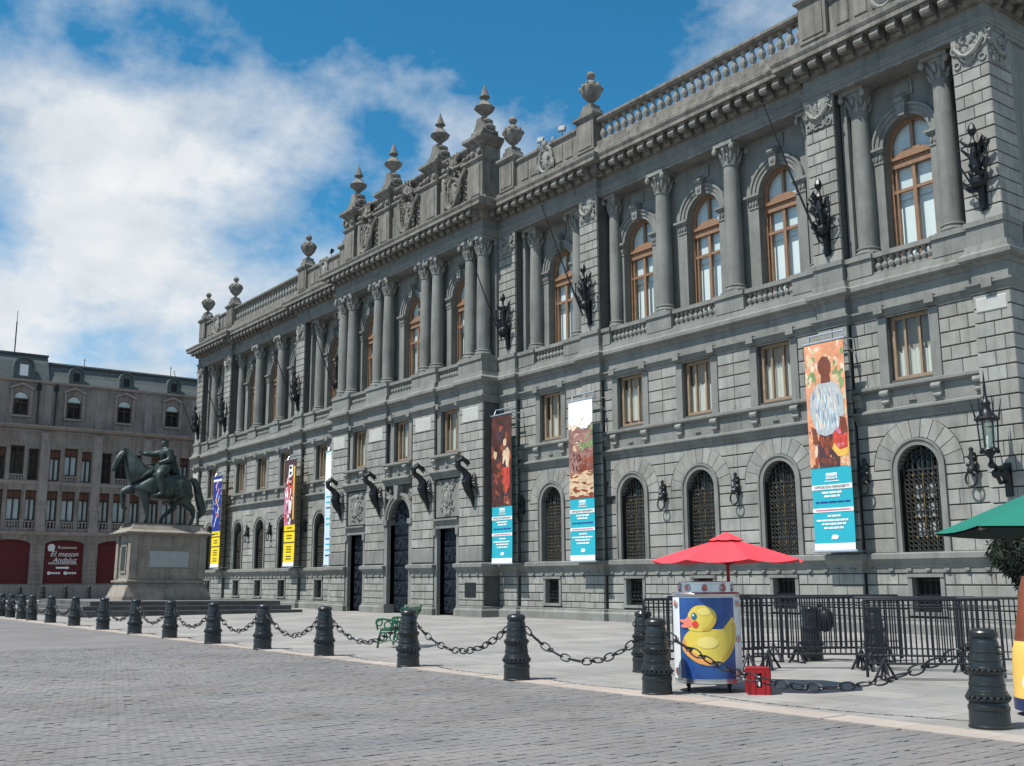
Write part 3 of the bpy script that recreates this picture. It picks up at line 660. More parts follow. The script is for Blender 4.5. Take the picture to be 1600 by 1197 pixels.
def bgrille():
    f = MB()
    for s_ in (-1, 1): f.box(s_*.51-.065, s_*.51+.065, -.03, .3, .62, 1.6)
    f.box(-.575, .575, -.06, .3, 1.601, 1.7); f.box(-.62, .62, -.08, .3, .52, .62)
    g = MB()
    for k in range(5): g.box(-.36+.18*k-.012, -.36+.18*k+.012, -.012, .012, .62, 1.6)
    for z in (.68, 1.1, 1.52): g.box(-.44, .44, -.015, .015, z-.015, z+.015)
    for x in (-.27, -.09, .09, .27):
        for z in (.89, 1.31): g.ring((x, 0, z), .085, .012, 8, 4)
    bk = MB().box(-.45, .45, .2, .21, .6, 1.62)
    return [q.mesh(n, m) for q, n, m in ((f, 'window_surround', 'dressed_stone'), (g, 'grille', 'black_iron'), (bk, 'backing', 'dark_room'))]
BG = bgrille()
for s_ in (1, -1):
    for cx in BAYS:
        c = cx*s_; w = inst('barred_window', GW[0], museum, (c, BY, 0)); inst('grille', GW[1], w, (0, .24, 0)); inst('gilt_ornament', GW[2], w, (0, .24, 0))['kind'] = 'stuff'; inst('pane', GW[3], w, (0, .2, 0)); inst('backing', GW[4], w, (0, .2, 0))
        if abs(cx) == 27.55: inst('curtain', GW[5], w, (0, .2, 0))
        w = inst('basement_window', BG[0], museum, (c, BY, 0)); inst('grille', BG[1], w, (0, .2, 0)); inst('backing', BG[2], w, (0, .2, 0))
# doors
def relief(mb, x0, x1, z0, z1, y, n, rng, sc=1.):
    cx = (x0+x1)/2; hw = (x1-x0)/2
    for i in range(n):
        u = rng.uniform(.06, .92)*hw; z = rng.uniform(z0+.08, z1-.08); R = rng.uniform(.05, .12)*sc
        for s_ in (-1, 1):
            k = i % 3
            if k == 0: mb.ring((cx+s_*u, y, z), R, R*.32, 8, 5)
            elif k == 1: mb.ball((cx+s_*u, y, z), R*.9, .05*sc, R*1.3, 6, 4)
            else: mb.tube([(cx+s_*u, y, z), (cx+s_*(u+R), y-.05*sc, z+R), (cx+s_*(u+R*.2), y-.06*sc, z+R*2)], [R*.4, R*.35, R*.15], 5)
rng = random.Random(3)
for c, hw, zt in DOORS:
    zh = zt or 4.5
    d = MB()
    if zt: d.box(c-hw, c+hw, CB+.3, CB+.4, .06, zt)
    else: d.prism([(c-hw, .06), (c+hw, .06)]+arc(0, 4.5, hw, 0, PI, 14), CB+.3, CB+.4)
    door = d.build('door', 'door_bronze', museum)
    nr = 5 if zt else 6
    for col_ in (0, 1):
        for r in range(nr):
            za, zb = .12+(zh-.15)*r/nr, .12+(zh-.15)*(r+1)/nr-.08
            if zt and r == nr-1 and False: continue
            xa, xb = (c-hw+.06, c-.03) if col_ == 0 else (c+.03, c+hw-.06)
            m = MB().chamfer([(xa, za), (xb, za), (xb, zb), (xa, zb)], CB+.24, CB+.31, .035); m.ring(((xa+xb)/2, CB+.23, (za+zb)/2), min(xb-xa, zb-za)*.3, .04, 10, 5); m.ball(((xa+xb)/2, CB+.24, (za+zb)/2), .1, .06, .1)
            for sx in (-1, 1):
                for sz in (-1, 1): m.ball(((xa+xb)/2+sx*(xb-xa)*.34, CB+.24, (za+zb)/2+sz*(zb-za)*.34), .05, .04, .05, 6, 4)
            m.build('door_panel', 'door_bronze', door)
    if not zt:
        m = MB().ring((0, CB+.27, 4.75), .5, .06, 16, 5); relief(m, -.75, .75, 4.5, 5.35, CB+.27, 12, rng); m.build('fanlight', 'door_bronze', door)
    s = MB()
    if zt:
        for s_ in (-1, 1): s.box(c+s_*(hw+.1)-.1, c+s_*(hw+.1)+.1, CB-.12, CB+.3, 0, zt); s.prism([(c+s_*(hw+.12)-.1, zt-.3), (c+s_*(hw+.12)+.1, zt-.3), (c+s_*(hw+.12)+.1, zt), (c+s_*(hw+.12)-.1, zt)], CB-.2, CB-.121)
        s.box(c-hw-.22, c+hw+.22, CB-.1, CB+.2, zt+.001, zt+.16); s.sweep([(0, zt+.16), (.12, zt+.16), (.14, zt+.3), (.24, zt+.36), (.24, zt+.44), (0, zt+.46)], [(c-hw-.2, CB), (c+hw+.2, CB)])
        s.box(c-.98, c+.98, CB-.06, CB-.02, 4.42, 6.12)
        r = MB(); relief(r, c-.62, c+.62, 4.5, 6.05, CB-.09, 20, rng, 1.1); r.ball((c, CB-.1, 5.3), .24, .12, .34); r.ring((c, CB-.12, 5.3), .3, .05, 14, 5, sz=1.3); r.ball((c, CB-.1, 5.85), .16, .1, .14)
        r.build('carved_relief', 'carved_stone', museum)
    else:
        for r0, r1, d_ in ((1.02, 1.16, .1), (1.16, 1.3, .16)):
            s.prism(arc(0, 4.5, r0, 0, PI, 18)+arc(0, 4.5, r1, PI, 0, 18), CB-d_, CB+.3)
        for s_ in (-1, 1): s.box(s_*1.17-.15, s_*1.17+.15, CB-.14, CB+.3, .42, 4.25); s.box(s_*1.17-.2, s_*1.17+.2, CB-.22, CB+.3, 4.251, 4.499); s.box(s_*1.17-.2, s_*1.17+.2, CB-.3, CB+.3, 0, .419)
        s.prism([(-.14, 5.45), (.14, 5.45), (.2, 6.15), (-.2, 6.15)], CB-.3, CB+.1)
        r = MB()
        for s_ in (-1, 1): relief(r, s_*1.05-.22, s_*1.05+.22, 5.35, 6.1, CB-.05, 8, rng, .9)
        r.build('carved_relief', 'carved_stone', museum)
    s.build('door_surround', 'dressed_stone', museum)
# carved panels crowning the rusticated piers
for a, b in PIERS + [mir(p) for p in PIERS]:
    m = MB().box(a+.005, b-.005, .0, .1, 16.02, 17.1); relief(m, a+.06, b-.06, 16.08, 17.02, -.02, 26, rng, 1.15)
    c = (a+b)/2; m.ball((c, -.03, 16.35), .16, .1, .2); m.tube([(a+.12, -.05, 16.75), (c-.2, -.1, 16.45), (c, -.12, 16.35), (c+.2, -.1, 16.45), (b-.12, -.05, 16.75)], .07, 6)
    m.build('carved_capital', 'carved_stone', museum)
m = MB().box(0.01, 1.24, .0, .1, 16.02, 17.08); relief(m, .06, 1.0, 16.08, 17.02, -.02, 26, rng, 1.15); m.tube([(.12, -.05, 16.75), (.35, -.1, 16.45), (.55, -.12, 16.35), (.75, -.1, 16.45), (1.0, -.05, 16.75)], .07, 6); m.xf(Matrix.Translation((HW, 0, 0)) @ Matrix.Rotation(PI/2, 4, 'Z')); m.build('carved_capital', 'carved_stone', museum)
# entablature ---------------------------------------------------------------------
band('architrave', [(-.9, 17.08), (.02, 17.08), (.02, 17.2), (.05, 17.21), (.05, 17.3), (.1, 17.34), (.1, 17.4), (-.9, 17.4)], ENT)
band('frieze', [(-.9, 17.39), (.0, 17.39), (.0, 17.88), (-.9, 17.88)], ENT)
corn = band('cornice', [(-.9, 17.87), (.06, 17.87), (.1, 17.94), (.16, 17.98), (.16, 18.0), (.17, 18.28), (.7, 18.28), (.7, 18.42), (.72, 18.45), (.76, 18.54), (.76, 18.6), (.1, 18.74), (-.9, 18.74)], ENT, 'weathered_stone')
brm = MB(); brm.prism([(-.15, -.02), (.15, -.02), (.15, .27), (-.15, .27)], -.6, -.1); brm.tube([(-.155, -.54, .04), (.155, -.54, .04)], .12, 8); brm.tube([(-.155, -.2, -.06), (.155, -.2, -.06)], .11, 8)
brm = brm.mesh('bracket', 'weathered_stone')
for i in range(len(ENT)-1):
    (xa, ya), (xb, yb) = ENT[i], ENT[i+1]
    if abs(ya-yb) > 1e-6: continue
    n = max(2, round(abs(xb-xa)/.56))
    for k in range(n): inst('bracket', brm, corn, (xa+(xb-xa)*(k+.5)/n, ya, 18.0))
for k in range(4): inst('bracket', brm, corn, (HW, .4+.56*k, 18.0), (0, 0, PI/2))
tm = text_mesh('SECRETARIA DE COMUNICACIONES Y OBRAS PUBLICAS', .42, 'dressed_stone', .012)
inst('frieze_lettering', tm, museum, (0, -.905, 17.63), (PI/2, 0, 0), (13.2/max(.1, max(v.co.x for v in tm.vertices)*2), 1, 1))
# parapet --------------------------------------------------------------------------
PY = .02
par = MB().sweep([(-.45, 18.73), (.1, 18.73), (.1, 18.95), (.05, 19.0), (.05, 19.18), (-.45, 19.18)], [(-HW, 14), (-HW, PY), (-7.3, PY), (7.3, PY), (HW, PY), (HW, 14)]).build('parapet_base', 'weathered_stone', museum)
def par_ped(c, w=1.1):
    m = MB().box(c-w/2, c+w/2, PY-.09, .62, 19.18, 20.55).sweep([(-.3, 20.55), (.02, 20.55), (.08, 20.62), (.12, 20.65), (.12, 20.76), (.0, 20.84), (-.3, 20.84)], [(c-w/2, .62), (c-w/2, PY-.09), (c+w/2, PY-.09), (c+w/2, .62)])
    m.box(c-w/2+.2, c+w/2-.2, PY+.1, .5, 20.6, 20.85); m.prism([(c-.42, 20.85), (c+.42, 20.85), (c+.34, 21.1), (c-.34, 21.1)], .0, .64); m.box(c-.27, c+.27, .06, .58, 21.101, 21.3)
    m.box(c-w/2+.12, c+w/2-.12, PY-.12, PY-.085, 19.32, 20.42)
    m.build('parapet_pedestal', 'weathered_stone', museum)
urnm = MB().lathe([(.2, 0), (.2, .06), (.09, .12), (.09, .2), (.2, .26), (.4, .5), (.46, .72), (.44, .86), (.33, .95), (.3, 1.02), (.26, 1.05), (.17, 1.12), (.1, 1.2), (.13, 1.26), (.19, 1.34), (.2, 1.42), (.14, 1.54), (.05, 1.6), (0, 1.62)], seg=16)
for k in range(8):
    a = 2*PI*k/8; urnm.ball((.42*math.cos(a), .42*math.sin(a), .78), .12, .12, .13, 6, 4); urnm.ball((.36*math.cos(a+.4), .36*math.sin(a+.4), .94), .08, .08, .09, 6, 4)
urnm = urnm.mesh('urn', 'weathered_stone')
for s_ in (1, -1):
    for c in (7.9, 13.45, 25.05, 30.3):
        par_ped(c*s_, 1.08); inst('urn', urnm, museum, (c*s_, .34, 21.3))
    a, b = (14.02, 24.48) if s_ > 0 else (-24.48, -14.02)
    mm = MB().sweep([(-.4, 20.28), (.02, 20.28), (.1, 20.36), (.1, 20.46), (-.02, 20.53), (-.4, 20.53)], [(a, .12), (b, .12)]).build('roof_balustrade', 'weathered_stone', museum)
    MB().box(a, b, .1, .52, 19.181, 19.46).build('base_rail', 'weathered_stone', mm)
    balw = bal
    for i in range(25): inst('baluster', balw, mm, (a+(b-a)*(i+.5)/25, .32, 19.46), sc=(1.5, 1.5, .82/.55))
    for xa, xb in ((25.62, 29.74), (8.47, 12.88)):
        xa, xb = (xa, xb) if s_ > 0 else (-xb, -xa); c = (xa+xb)/2
        mm = MB().box(xa, xb, .1, .5, 19.181, 20.28).sweep([(-.4, 20.28), (.02, 20.28), (.1, 20.36), (.1, 20.46), (-.02, 20.53), (-.4, 20.53)], [(xa, .1), (xb, .1)]).build('parapet_wall', 'weathered_stone', museum)
        for u in (-1.55, -.88, .88, 1.55): MB().chamfer([(c+u-.24, 19.36), (c+u+.24, 19.36), (c+u+.24, 20.14), (c+u-.24, 20.14)], .06, .11, .02).build('parapet_panel', 'weathered_stone', mm)
        m = MB().ring((c, .04, 19.78), .44, .09, 16, 6, sz=1.35); m.ball((c, .08, 19.78), .36, .1, .5); relief(m, c-.6, c+.6, 19.2, 20.6, .02, 12, rng, 1.1); m.ball((c, .0, 20.5), .2, .12, .16); m.build('cartouche', 'carved_stone', mm)
# centre attic ----------------------------------------------------------------------
AY = -.62
MB().sweep([(-1.0, 18.73), (.12, 18.73), (.12, 18.95), (.04, 19.02), (.04, 19.14), (-1.0, 19.14)], [(-7.05, .6), (-7.05, AY), (7.05, AY), (7.05, .6)]).build('attic_base', 'weathered_stone', museum)
obel = MB(); obel.box(-.5, .5, -.45, .45, 0, .14); obel.prism([(-.46, .14), (.46, .14), (.4, .3), (.22, .62), (.2, .8), (-.2, .8), (-.22, .62), (-.4, .3)], -.34, .34)
for s_ in (-1, 1): obel.ball((.5*s_, 0, .3), .13, .3, .13); obel.ball((.28*s_, 0, .66), .1, .26, .12)
obel.lathe([(.2, .8), (.12, .9), (.13, 1.0), (.36, 1.2), (.5, 1.34), (.52, 1.4), (.42, 1.46), (.26, 1.66), (.17, 1.76), (.12, 1.84), (.14, 1.9), (.27, 1.94), (.27, 1.99), (.22, 2.02), (.02, 2.6)], seg=8, smooth=False)
obelm = obel.mesh('finial', 'weathered_stone')
for c in (-6.25, -2.33, 2.33, 6.25):
    w = .54
    m = MB().box(c-w, c+w, AY-.02, .5, 19.14, 20.95).sweep([(-.3, 20.95), (.03, 20.95), (.06, 21.02), (.1, 21.05), (.1, 21.14), (-.3, 21.16)], [(c-w, .5), (c-w, AY-.02), (c+w, AY-.02), (c+w, .5)])
    m.box(c-w+.06, c+w-.06, AY+.03, .45, 21.15, 21.75).sweep([(-.4, 21.74), (.02, 21.74), (.1, 21.84), (.24, 21.95), (.3, 22.02), (.3, 22.16), (.0, 22.3), (-.4, 22.3)], [(c-w+.04, .46), (c-w+.04, AY+.02), (c+w-.04, AY+.02), (c+w-.04, .46)])
    m.box(c-.44, c+.44, AY+.05, .4, 22.0, 22.42)
    bl_ = m.build('attic_block', 'weathered_stone', museum)
    MB().chamfer([(c-.36, 19.3), (c+.36, 19.3), (c+.36, 20.75), (c-.36, 20.75)], AY-.06, AY, .02).build('attic_panel', 'weathered_stone', bl_)
    mm = MB()
    for dx_ in (-.28, .28): mm.ball((c+dx_, AY-.02, 21.42), .16, .12, .16)
    mm.build('carved_balls', 'weathered_stone', bl_, 'stuff')
    inst('finial', obelm, museum, (c, -.12, 22.42))
for c, hw in ((-4.29, 1.4), (0, 1.77), (4.29, 1.4)):
    pnl = MB().box(c-hw, c+hw, AY+.18, .4, 19.14, 21.1).sweep([(-.3, 21.1), (.0, 21.1), (.1, 21.2), (.1, 21.3), (-.3, 21.34)], [(c-hw, AY+.18), (c+hw, AY+.18)])
    pnl.box(c-hw, c+hw, AY+.3, .35, 21.3, 21.75); pnl.sweep([(-.4, 21.74), (.02, 21.74), (.16, 21.88), (.2, 21.95), (.2, 22.05), (-.4, 22.12)], [(c-hw, AY+.3), (c+hw, AY+.3)])
    pw_ = pnl.build('attic_wall', 'weathered_stone', museum)
    m = MB()
    for s_ in (-1, 1):
        for z in (19.45, 19.75, 20.05, 20.35, 20.65): 
            for u in (.62, .86): m.ring((c+s_*u, AY+.14, z), .11, .03, 8, 4)
    m.ring((c, AY+.05, 20.0), .5, .1, 18, 6, sz=1.5); m.ball((c, AY+.1, 20.0), .42, .16, .66); relief(m, c-.7, c+.7, 19.25, 21.05, AY+.0, 40, rng, 1.1)
    m.tube([(c-.95, AY+.1, 21.0), (c-.7, AY-.05, 20.5), (c-.62, AY-.08, 19.9), (c-.35, AY-.08, 19.35), (c, AY-.1, 19.2), (c+.35, AY-.08, 19.35), (c+.62, AY-.08, 19.9), (c+.7, AY-.05, 20.5), (c+.95, AY+.1, 21.0)], .1, 6)
    m.build('coat_of_arms', 'weathered_stone', pw_)
    m = MB(); relief(m, c-.45, c+.45, 20.95, 22.0, AY+.0, 26, rng, 1.2); m.ball((c, AY+.02, 21.5), .22, .16, .3); m.tube([(c-.5, AY+.05, 21.25), (c-.2, AY-.1, 21.15), (c, AY-.14, 21.3), (c+.2, AY-.1, 21.15), (c+.5, AY+.05, 21.25)], .09, 6); m.build('carved_crown', 'weathered_stone', pw_)
    m = MB()
    for s_ in (-1, 1): m.ball((c+s_*(hw-.3), AY+.2, 21.5), .17); m.ball((c+s_*(hw-.7), AY+.2, 21.5), .13)
    m.build('carved_balls', 'weathered_stone', pw_, 'stuff')
# ------------------------------------------------------------------ neighbouring building on the left
mat('old_plaster', (.262, .222, .196), .92, .22, .6, bump=.3, bscale=10, streak=.8, stain=(.46, .72), mottle=.5)
mat('old_trim', (.285, .243, .217), .9, .18, .8, streak=.7)
mat('slate_roof', (.085, .1, .098), .6, .25, 2., stretch=(1, 1, 6), streak=.4)
mat('red_panel', (.095, .007, .01), .6, .15, 2.)
mat('window_brown', (.06, .032, .022), .6, .2, 3.)
mat('brick_red', (.14, .06, .04), .8, .2, 3.)
mat('sign_white', (.75, .75, .73), .6, .05, 3.)
XB = -45.
bld = empty('corner_building', (XB, -3, 0)); tag(bld, 'brown grey building with slate mansard roof and dormers beyond the horse statue', 'building')
def BM(): return MB()
def bfin(mb, name, m, parent=bld, kind=None):       # built with x = -y along the street, front facing +x
    mb.xf(Matrix.Rotation(PI/2, 4, 'Z')); return mb.build(name, m, parent, kind)
# local frame before the turn: u along (world y+3), v depth (front = -), z
W = MB(); CS = [-26.35+3+4.05*k+.0 for k in range(0, 11)]
CS = [(-9.05+3)+4.06*k for k in range(-4, 7)]
u0, u1 = CS[0]-2.03, CS[-1]+2.03
body_ = MB().box(u0, u1, 1.2, 14, 0, 17.4); bfin(body_, 'core_wall', 'old_plaster')
wl = MB()
for c in CS:
    a, b = c-2.03, c+2.03
    # shop arch, two floors of triple windows, attic floor with an arched window
    A = [(a, 0), (c-1.5, 0), (c-1.5, 4.45)] + [(c+1.5*math.cos(t), 4.45+.38*math.sin(t)) for t in [PI-PI*i/10 for i in range(1, 10)]] + [(c+1.5, 4.45), (c+1.5, 0), (b, 0), (b, 5.4), (a, 5.4)]
    wl.prism(A, 0, .5)
    for z0, zw0, zw1, z1 in ((5.4, 5.75, 8.7, 9.35), (9.35, 9.5, 12.2, 13.9)):
        xs = [a, c-1.62, c-.83, c-.52, c+.52, c+.83, c+1.62, b]
        for i in range(0, 8, 2): wl.box(xs[i], xs[i+1], 0, .5, z0, z1)
        for i in range(1, 7, 2): wl.box(xs[i], xs[i+1], 0, .5, z0, zw0); wl.box(xs[i], xs[i+1], 0, .5, zw1-(.0 if i == 3 or z0 < 9 else .18), z1)
    wl.prism(arch_poly(a, b, 14.6, 17.45, c, .54, 16.0, 10), .25, .7); wl.box(a, b, .25, .7, 13.9, 14.6)
bfin(wl, 'wall', 'old_plaster')
bands = MB(); P = [(u0, 0), (u1, 0)]
for z, o_ in ((5.32, .22), (9.3, .08), (13.75, .5)): bands.sweep([(-.1, z-.14), (o_*.4, z-.14), (o_, z), (o_, z+.12), (-.1, z+.16)], P)
bands.sweep([(-.5, 13.4), (.04, 13.4), (.04, 13.5), (-.5, 13.5)], P); bands.sweep([(-.5, 17.36), (-.1, 17.36), (.0, 17.46), (.0, 17.56), (-.5, 17.6)], P); bands.box(u0, u1, -.06, .1, 0, 1.3)
bfin(bands, 'string_courses', 'old_trim')
pil = MB().box(-.34, .34, -.14, .02, 5.45, 13.4).box(-.42, .42, -.2, .02, 7.2, 7.6).box(-.4, .4, -.2, .02, 5.45, 5.9).box(-.2, .2, -.22, .0, 12.7, 13.3).box(-.3, .3, -.02+.25, .27, 14.0, 17.3).mesh('pilaster', 'old_trim')
ped_ = MB().prism([(-1.0, 16.75), (-.75, 16.95), (-.4, 17.1), (0, 17.3), (.4, 17.1), (.75, 16.95), (1.0, 16.75), (.75, 16.75), (.4, 16.95), (0, 17.1), (-.4, 16.95), (-.75, 16.75)], .05, .3).box(-.8, -.66, .1, .28, 14.7, 16.7).box(.66, .8, .1, .28, 14.7, 16.7).box(-.75, .75, .08, .28, 14.5, 14.65).mesh('window_pediment', 'old_trim')
rel2 = MB(); relief(rel2, -.45, .45, 12.9, 13.6, -.1, 8, rng, 1.); rel2 = rel2.mesh('carved_swag', 'old_trim')
win_s = {}
def bwin(w, z0, z1, arch=False, pale=.7):
    key = (w, z0, z1, arch, pale)
    if key in win_s: return win_s[key]
    f = MB(); hw = w/2
    for s_ in (-1, 1): f.box(s_*(hw-.04)-.04, s_*(hw-.04)+.04, .22, .34, z0, z1)
    f.box(-hw, hw, .21, .34, z1-.1, z1); f.box(-hw, hw, .21, .34, z0, z0+.1); f.box(-.035, .035, .22, .34, z0, z1)
    tp = MB().box(-hw+.08, hw-.08, .26, .29, z0+(z1-z0)*.76, z1-.1); f.box(-hw, hw, .215, .34, z0+(z1-z0)*.72, z0+(z1-z0)*.72+.08)
    g = MB().add([(-hw, .3, z0), (hw, .3, z0), (hw, .3, z1+.6*arch), (-hw, .3, z1+.6*arch)], [(0, 1, 2, 3)])
    cur = MB().box(-hw+.1, -.06, .4, .41, z0, z0+(z1-z0)*pale).box(.06, hw-.1, .4, .41, z0, z0+(z1-z0)*pale)
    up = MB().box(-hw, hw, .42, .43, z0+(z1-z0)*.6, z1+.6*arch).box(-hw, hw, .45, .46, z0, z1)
    r = []
    for q, n, m in ((f, 'frame', 'window_brown'), (g, 'pane', 'window_glass'), (cur, 'curtain', 'grey_blind'), (up, 'backing', 'dark_room'), (tp, 'transom_panel', 'brick_red')):
        q.xf(Matrix.Rotation(PI/2, 4, 'Z')); r.append(q.mesh(n, m))
    win_s[key] = r; return r
def place_win(c, ms, curt=True):
    w = inst('window', ms[0], bld, (0, c, 0)); inst('pane', ms[1], w); inst('backing', ms[3], w)
    if curt or len(win_s) < 3: inst('transom_panel', ms[4], w)
    if curt: inst('curtain', ms[2], w)
for q in (pil, ped_, rel2): q.transform(Matrix.Rotation(PI/2, 4, 'Z'))
blu = MB().box(-.055, .055, .1, .2, 0, .42).box(-.07, .07, .08, .22, .14, .28)
for k, c in enumerate(CS):
    if not (-9 < c < 13): continue
    vis = -7.5 < c < 10
    inst('pilaster', pil, bld, (0, c-2.03, 0)); inst('window_pediment', ped_, bld, (0, c, 0)); inst('carved_swag', rel2, bld, (0, c-2.03, 0))
    for dx_, w in ((-1.225, .79), (0, 1.04), (1.225, .79)):
        place_win(c+dx_, bwin(w, 6.3, 8.7)); place_win(c+dx_, bwin(w, 9.95 if dx_ == 0 else 9.5, 12.2 if dx_ == 0 else 12.02), k % 2)
    place_win(c, bwin(1.08, 14.65, 16.0, True), False)
    fan = MB().prism([(x, z) for x, z in arc(0, 16.0, .5, 0, PI, 10)], .36, .38); fan.xf(Matrix.Rotation(PI/2, 4, 'Z')); fo = fan.build('fanlight', 'sign_white', bld); fo.location = (0, c, 0)
    rb = MB()
    for dx_, w, z in ((-1.225, .79, 5.78), (0, 1.04, 5.78), (1.225, .79, 5.78), (0, 1.04, 9.42)):
        rb.box(c+dx_-w/2, c+dx_+w/2, .06, .24, z+.43, z+.52); n = 5 if w > 1 else 3
        for i in range(n): st = len(rb.v); rb.v += [(a+c+dx_-w/2+w*(i+.5)/n, b, d+z) for a, b, d in blu.v]; rb.f += [tuple(j+st for j in f) for f in blu.f]; rb.s += [False]*len(blu.f)
    bfin(rb, 'window_balustrade', 'old_trim', bld, 'stuff')
    # shop shutters
    sp = MB().prism([(c-1.5, 1.4), (c+1.5, 1.4), (c+1.5, 4.45)] + [(c+1.5*math.cos(t), 4.45+.38*math.sin(t)) for t in [PI*i/10 for i in range(1, 10)]] + [(c-1.5, 4.45)], .3, .4); bfin(sp, 'shop_panel', 'red_panel')
    bfin(MB().box(c-1.5, c+1.5, .25, .45, 0, 1.4), 'shop_sill', 'old_trim')
    vo = MB()
    for i in range(11):
        t0, t1 = PI*i/11+.02, PI*(i+1)/11-.02
        vo.prism([(c+1.52*math.cos(t0), 4.45+.4*math.sin(t0)), (c+1.52*math.cos(t1), 4.45+.4*math.sin(t1)), (c+1.95*math.cos(t1), 4.5+.72*math.sin(t1)), (c+1.95*math.cos(t0), 4.5+.72*math.sin(t0))], -.035, .02)
    for s_ in (-1, 1):
        for j in range(9): vo.box(c+s_*1.78-.25, c+s_*1.78+.25, -.035, .02, 1.42+.34*j, 1.42+.34*j+.31)
    bfin(vo, 'rusticated_blocks', 'old_plaster', bld, 'stuff')
# mansard: lower roof and a taller pavilion to the left
um = CS[0]; usplit = -7.1+3
rf = MB(); pr = [(-.1, 17.58), (-.55, 18.2), (-.85, 18.75), (-1.0, 19.15), (-4.5, 19.25), (-4.5, 17.58)]
rf.sweep(pr, [(usplit-.6, .1), (u1, .1)]); roof = bfin(rf, 'roof', 'slate_roof')
rf = MB().sweep([(-.1, 17.58), (-.4, 18.3), (-.75, 19.1), (-1.15, 19.75), (-5.5, 19.9), (-5.5, 17.58)], [(u0, .0), (usplit, .0)]); bfin(rf, 'pavilion_roof', 'slate_roof')
tr = MB().sweep([(-1.2, 19.12), (-.85, 19.1), (-.8, 19.2), (-.85, 19.3), (-1.2, 19.3)], [(usplit, .1), (u1, .1)]); tr.sweep([(-1.5, 19.72), (-1.0, 19.7), (-.95, 19.85), (-1.5, 19.9)], [(u0, 0), (usplit+.05, 0)]); bfin(tr, 'roof_ridge', 'slate_roof')
dm = MB().prism([(-.48, 17.6), (.48, 17.6), (.48, 18.35)]+arc(0, 18.35, .48, 0, PI, 8)[1:-1]+[(-.48, 18.35)], .05, 1.3).prism(arc(0, 18.35, .5, -.1, PI+.1, 10)+arc(0, 18.35, .62, PI+.1, -.1, 10), -.08, .4).box(-.62, -.48, -.02, .3, 17.6, 18.3).box(.48, .62, -.02, .3, 17.6, 18.3)
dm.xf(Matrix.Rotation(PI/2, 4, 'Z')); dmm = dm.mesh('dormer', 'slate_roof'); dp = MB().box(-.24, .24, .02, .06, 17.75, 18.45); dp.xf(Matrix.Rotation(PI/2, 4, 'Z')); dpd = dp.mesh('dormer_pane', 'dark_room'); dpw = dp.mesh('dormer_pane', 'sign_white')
for c in CS:
    if -9 < c < 13:
        big = c < usplit; d = inst('dormer', dmm, bld, (-.05, c, -5.25 if big else 0), sc=(1, 1.3 if big else 1, 1.3 if big else 1)); inst('dormer_pane', dpw if big else dpd, d)
mast = MB().tube([(0, 0, 0), (0, 0, 2.7)], .05, 6).tube([(0, 0, 2.7), (0, 0, 3.6)], .025, 5).box(-.15, .15, -.15, .15, -.1, .1); mo = mast.build('antenna_mast', 'black_iron'); mo.location = (XB-2.2, -9.45, 19.95); tag(mo, 'thin antenna mast on the slate pavilion roof', 'antenna')
for y, hh in ((-4.2, .7), (3.1, .9)):
    o = MB().tube([(0, 0, 0), (0, 0, hh)], .03, 5).tube([(0, -.12, hh*.8), (0, .12, hh*.8)], .015, 4).build('roof_rod', 'black_iron'); o.location = (XB-1.1, y, 19.27); tag(o, 'short rod on the slate ridge, %s' % ('the left one of two' if y < 0 else 'the right one, close to the palace corner'), 'rod', 'roof rods')
for c in (CS[4]+1.25, CS[5]-2.03+.55):
    bfin(MB().tube([(c, .1, 13.9), (c, .1, 17.4)], .07, 6).box(c-.16, c+.16, .02, .2, 16.8, 17.2), 'drain_pipe', 'black_iron')
# restaurant sign lettering on the middle shop panel
SC = -9.05+3+4.06
def sgn(body, size, z, dx_=0., shear=0.): 
    me = text_mesh(body, size, 'sign_white', .01, shear); return inst('sign_lettering', me, bld, (-.27, SC+dx_, z), (PI/2, 0, PI/2))
sgn('Restaurante', .3, 4.25, .28); sgn('El meson', .58, 3.72, .05, .35); sgn('Andaluz', .56, 3.25, .1, .35)
ic = MB().prism(arc(0, 0, .28, 0, PI, 8)+[(-.2, -.3), (.2, -.3)], -.01, 0); ic.xf(Matrix.Rotation(PI/2, 4, 'Z')); io = ic.build('sign_emblem', 'sign_white', bld); io.location = (-.29, SC-.95, 4.25)
ar = MB().prism([(-.5, -.07), (.3, -.07), (.3, -.14), (.55, 0), (.3, .14), (.3, .07), (-.5, .07)], -.01, 0); ar.box(-1.1, 1.1, -.01, 0, .28, .31).box(-1.1, 1.0, -.01, 0, .36, .4)
for s_ in (-1, 1):
    for i in range(5): ar.prism(ellipse(s_*.62+(i-2)*.19, -.42, .085 if i else .14, .09 if i else .14, 10), -.01, 0)
ar.xf(Matrix.Rotation(PI/2, 4, 'Z')); ao = ar.build('sign_arrow', 'sign_white', bld); ao.location = (-.29, SC, 2.65)

mat('dark_lens', (.09, .11, .12), .5, .1, 3.)
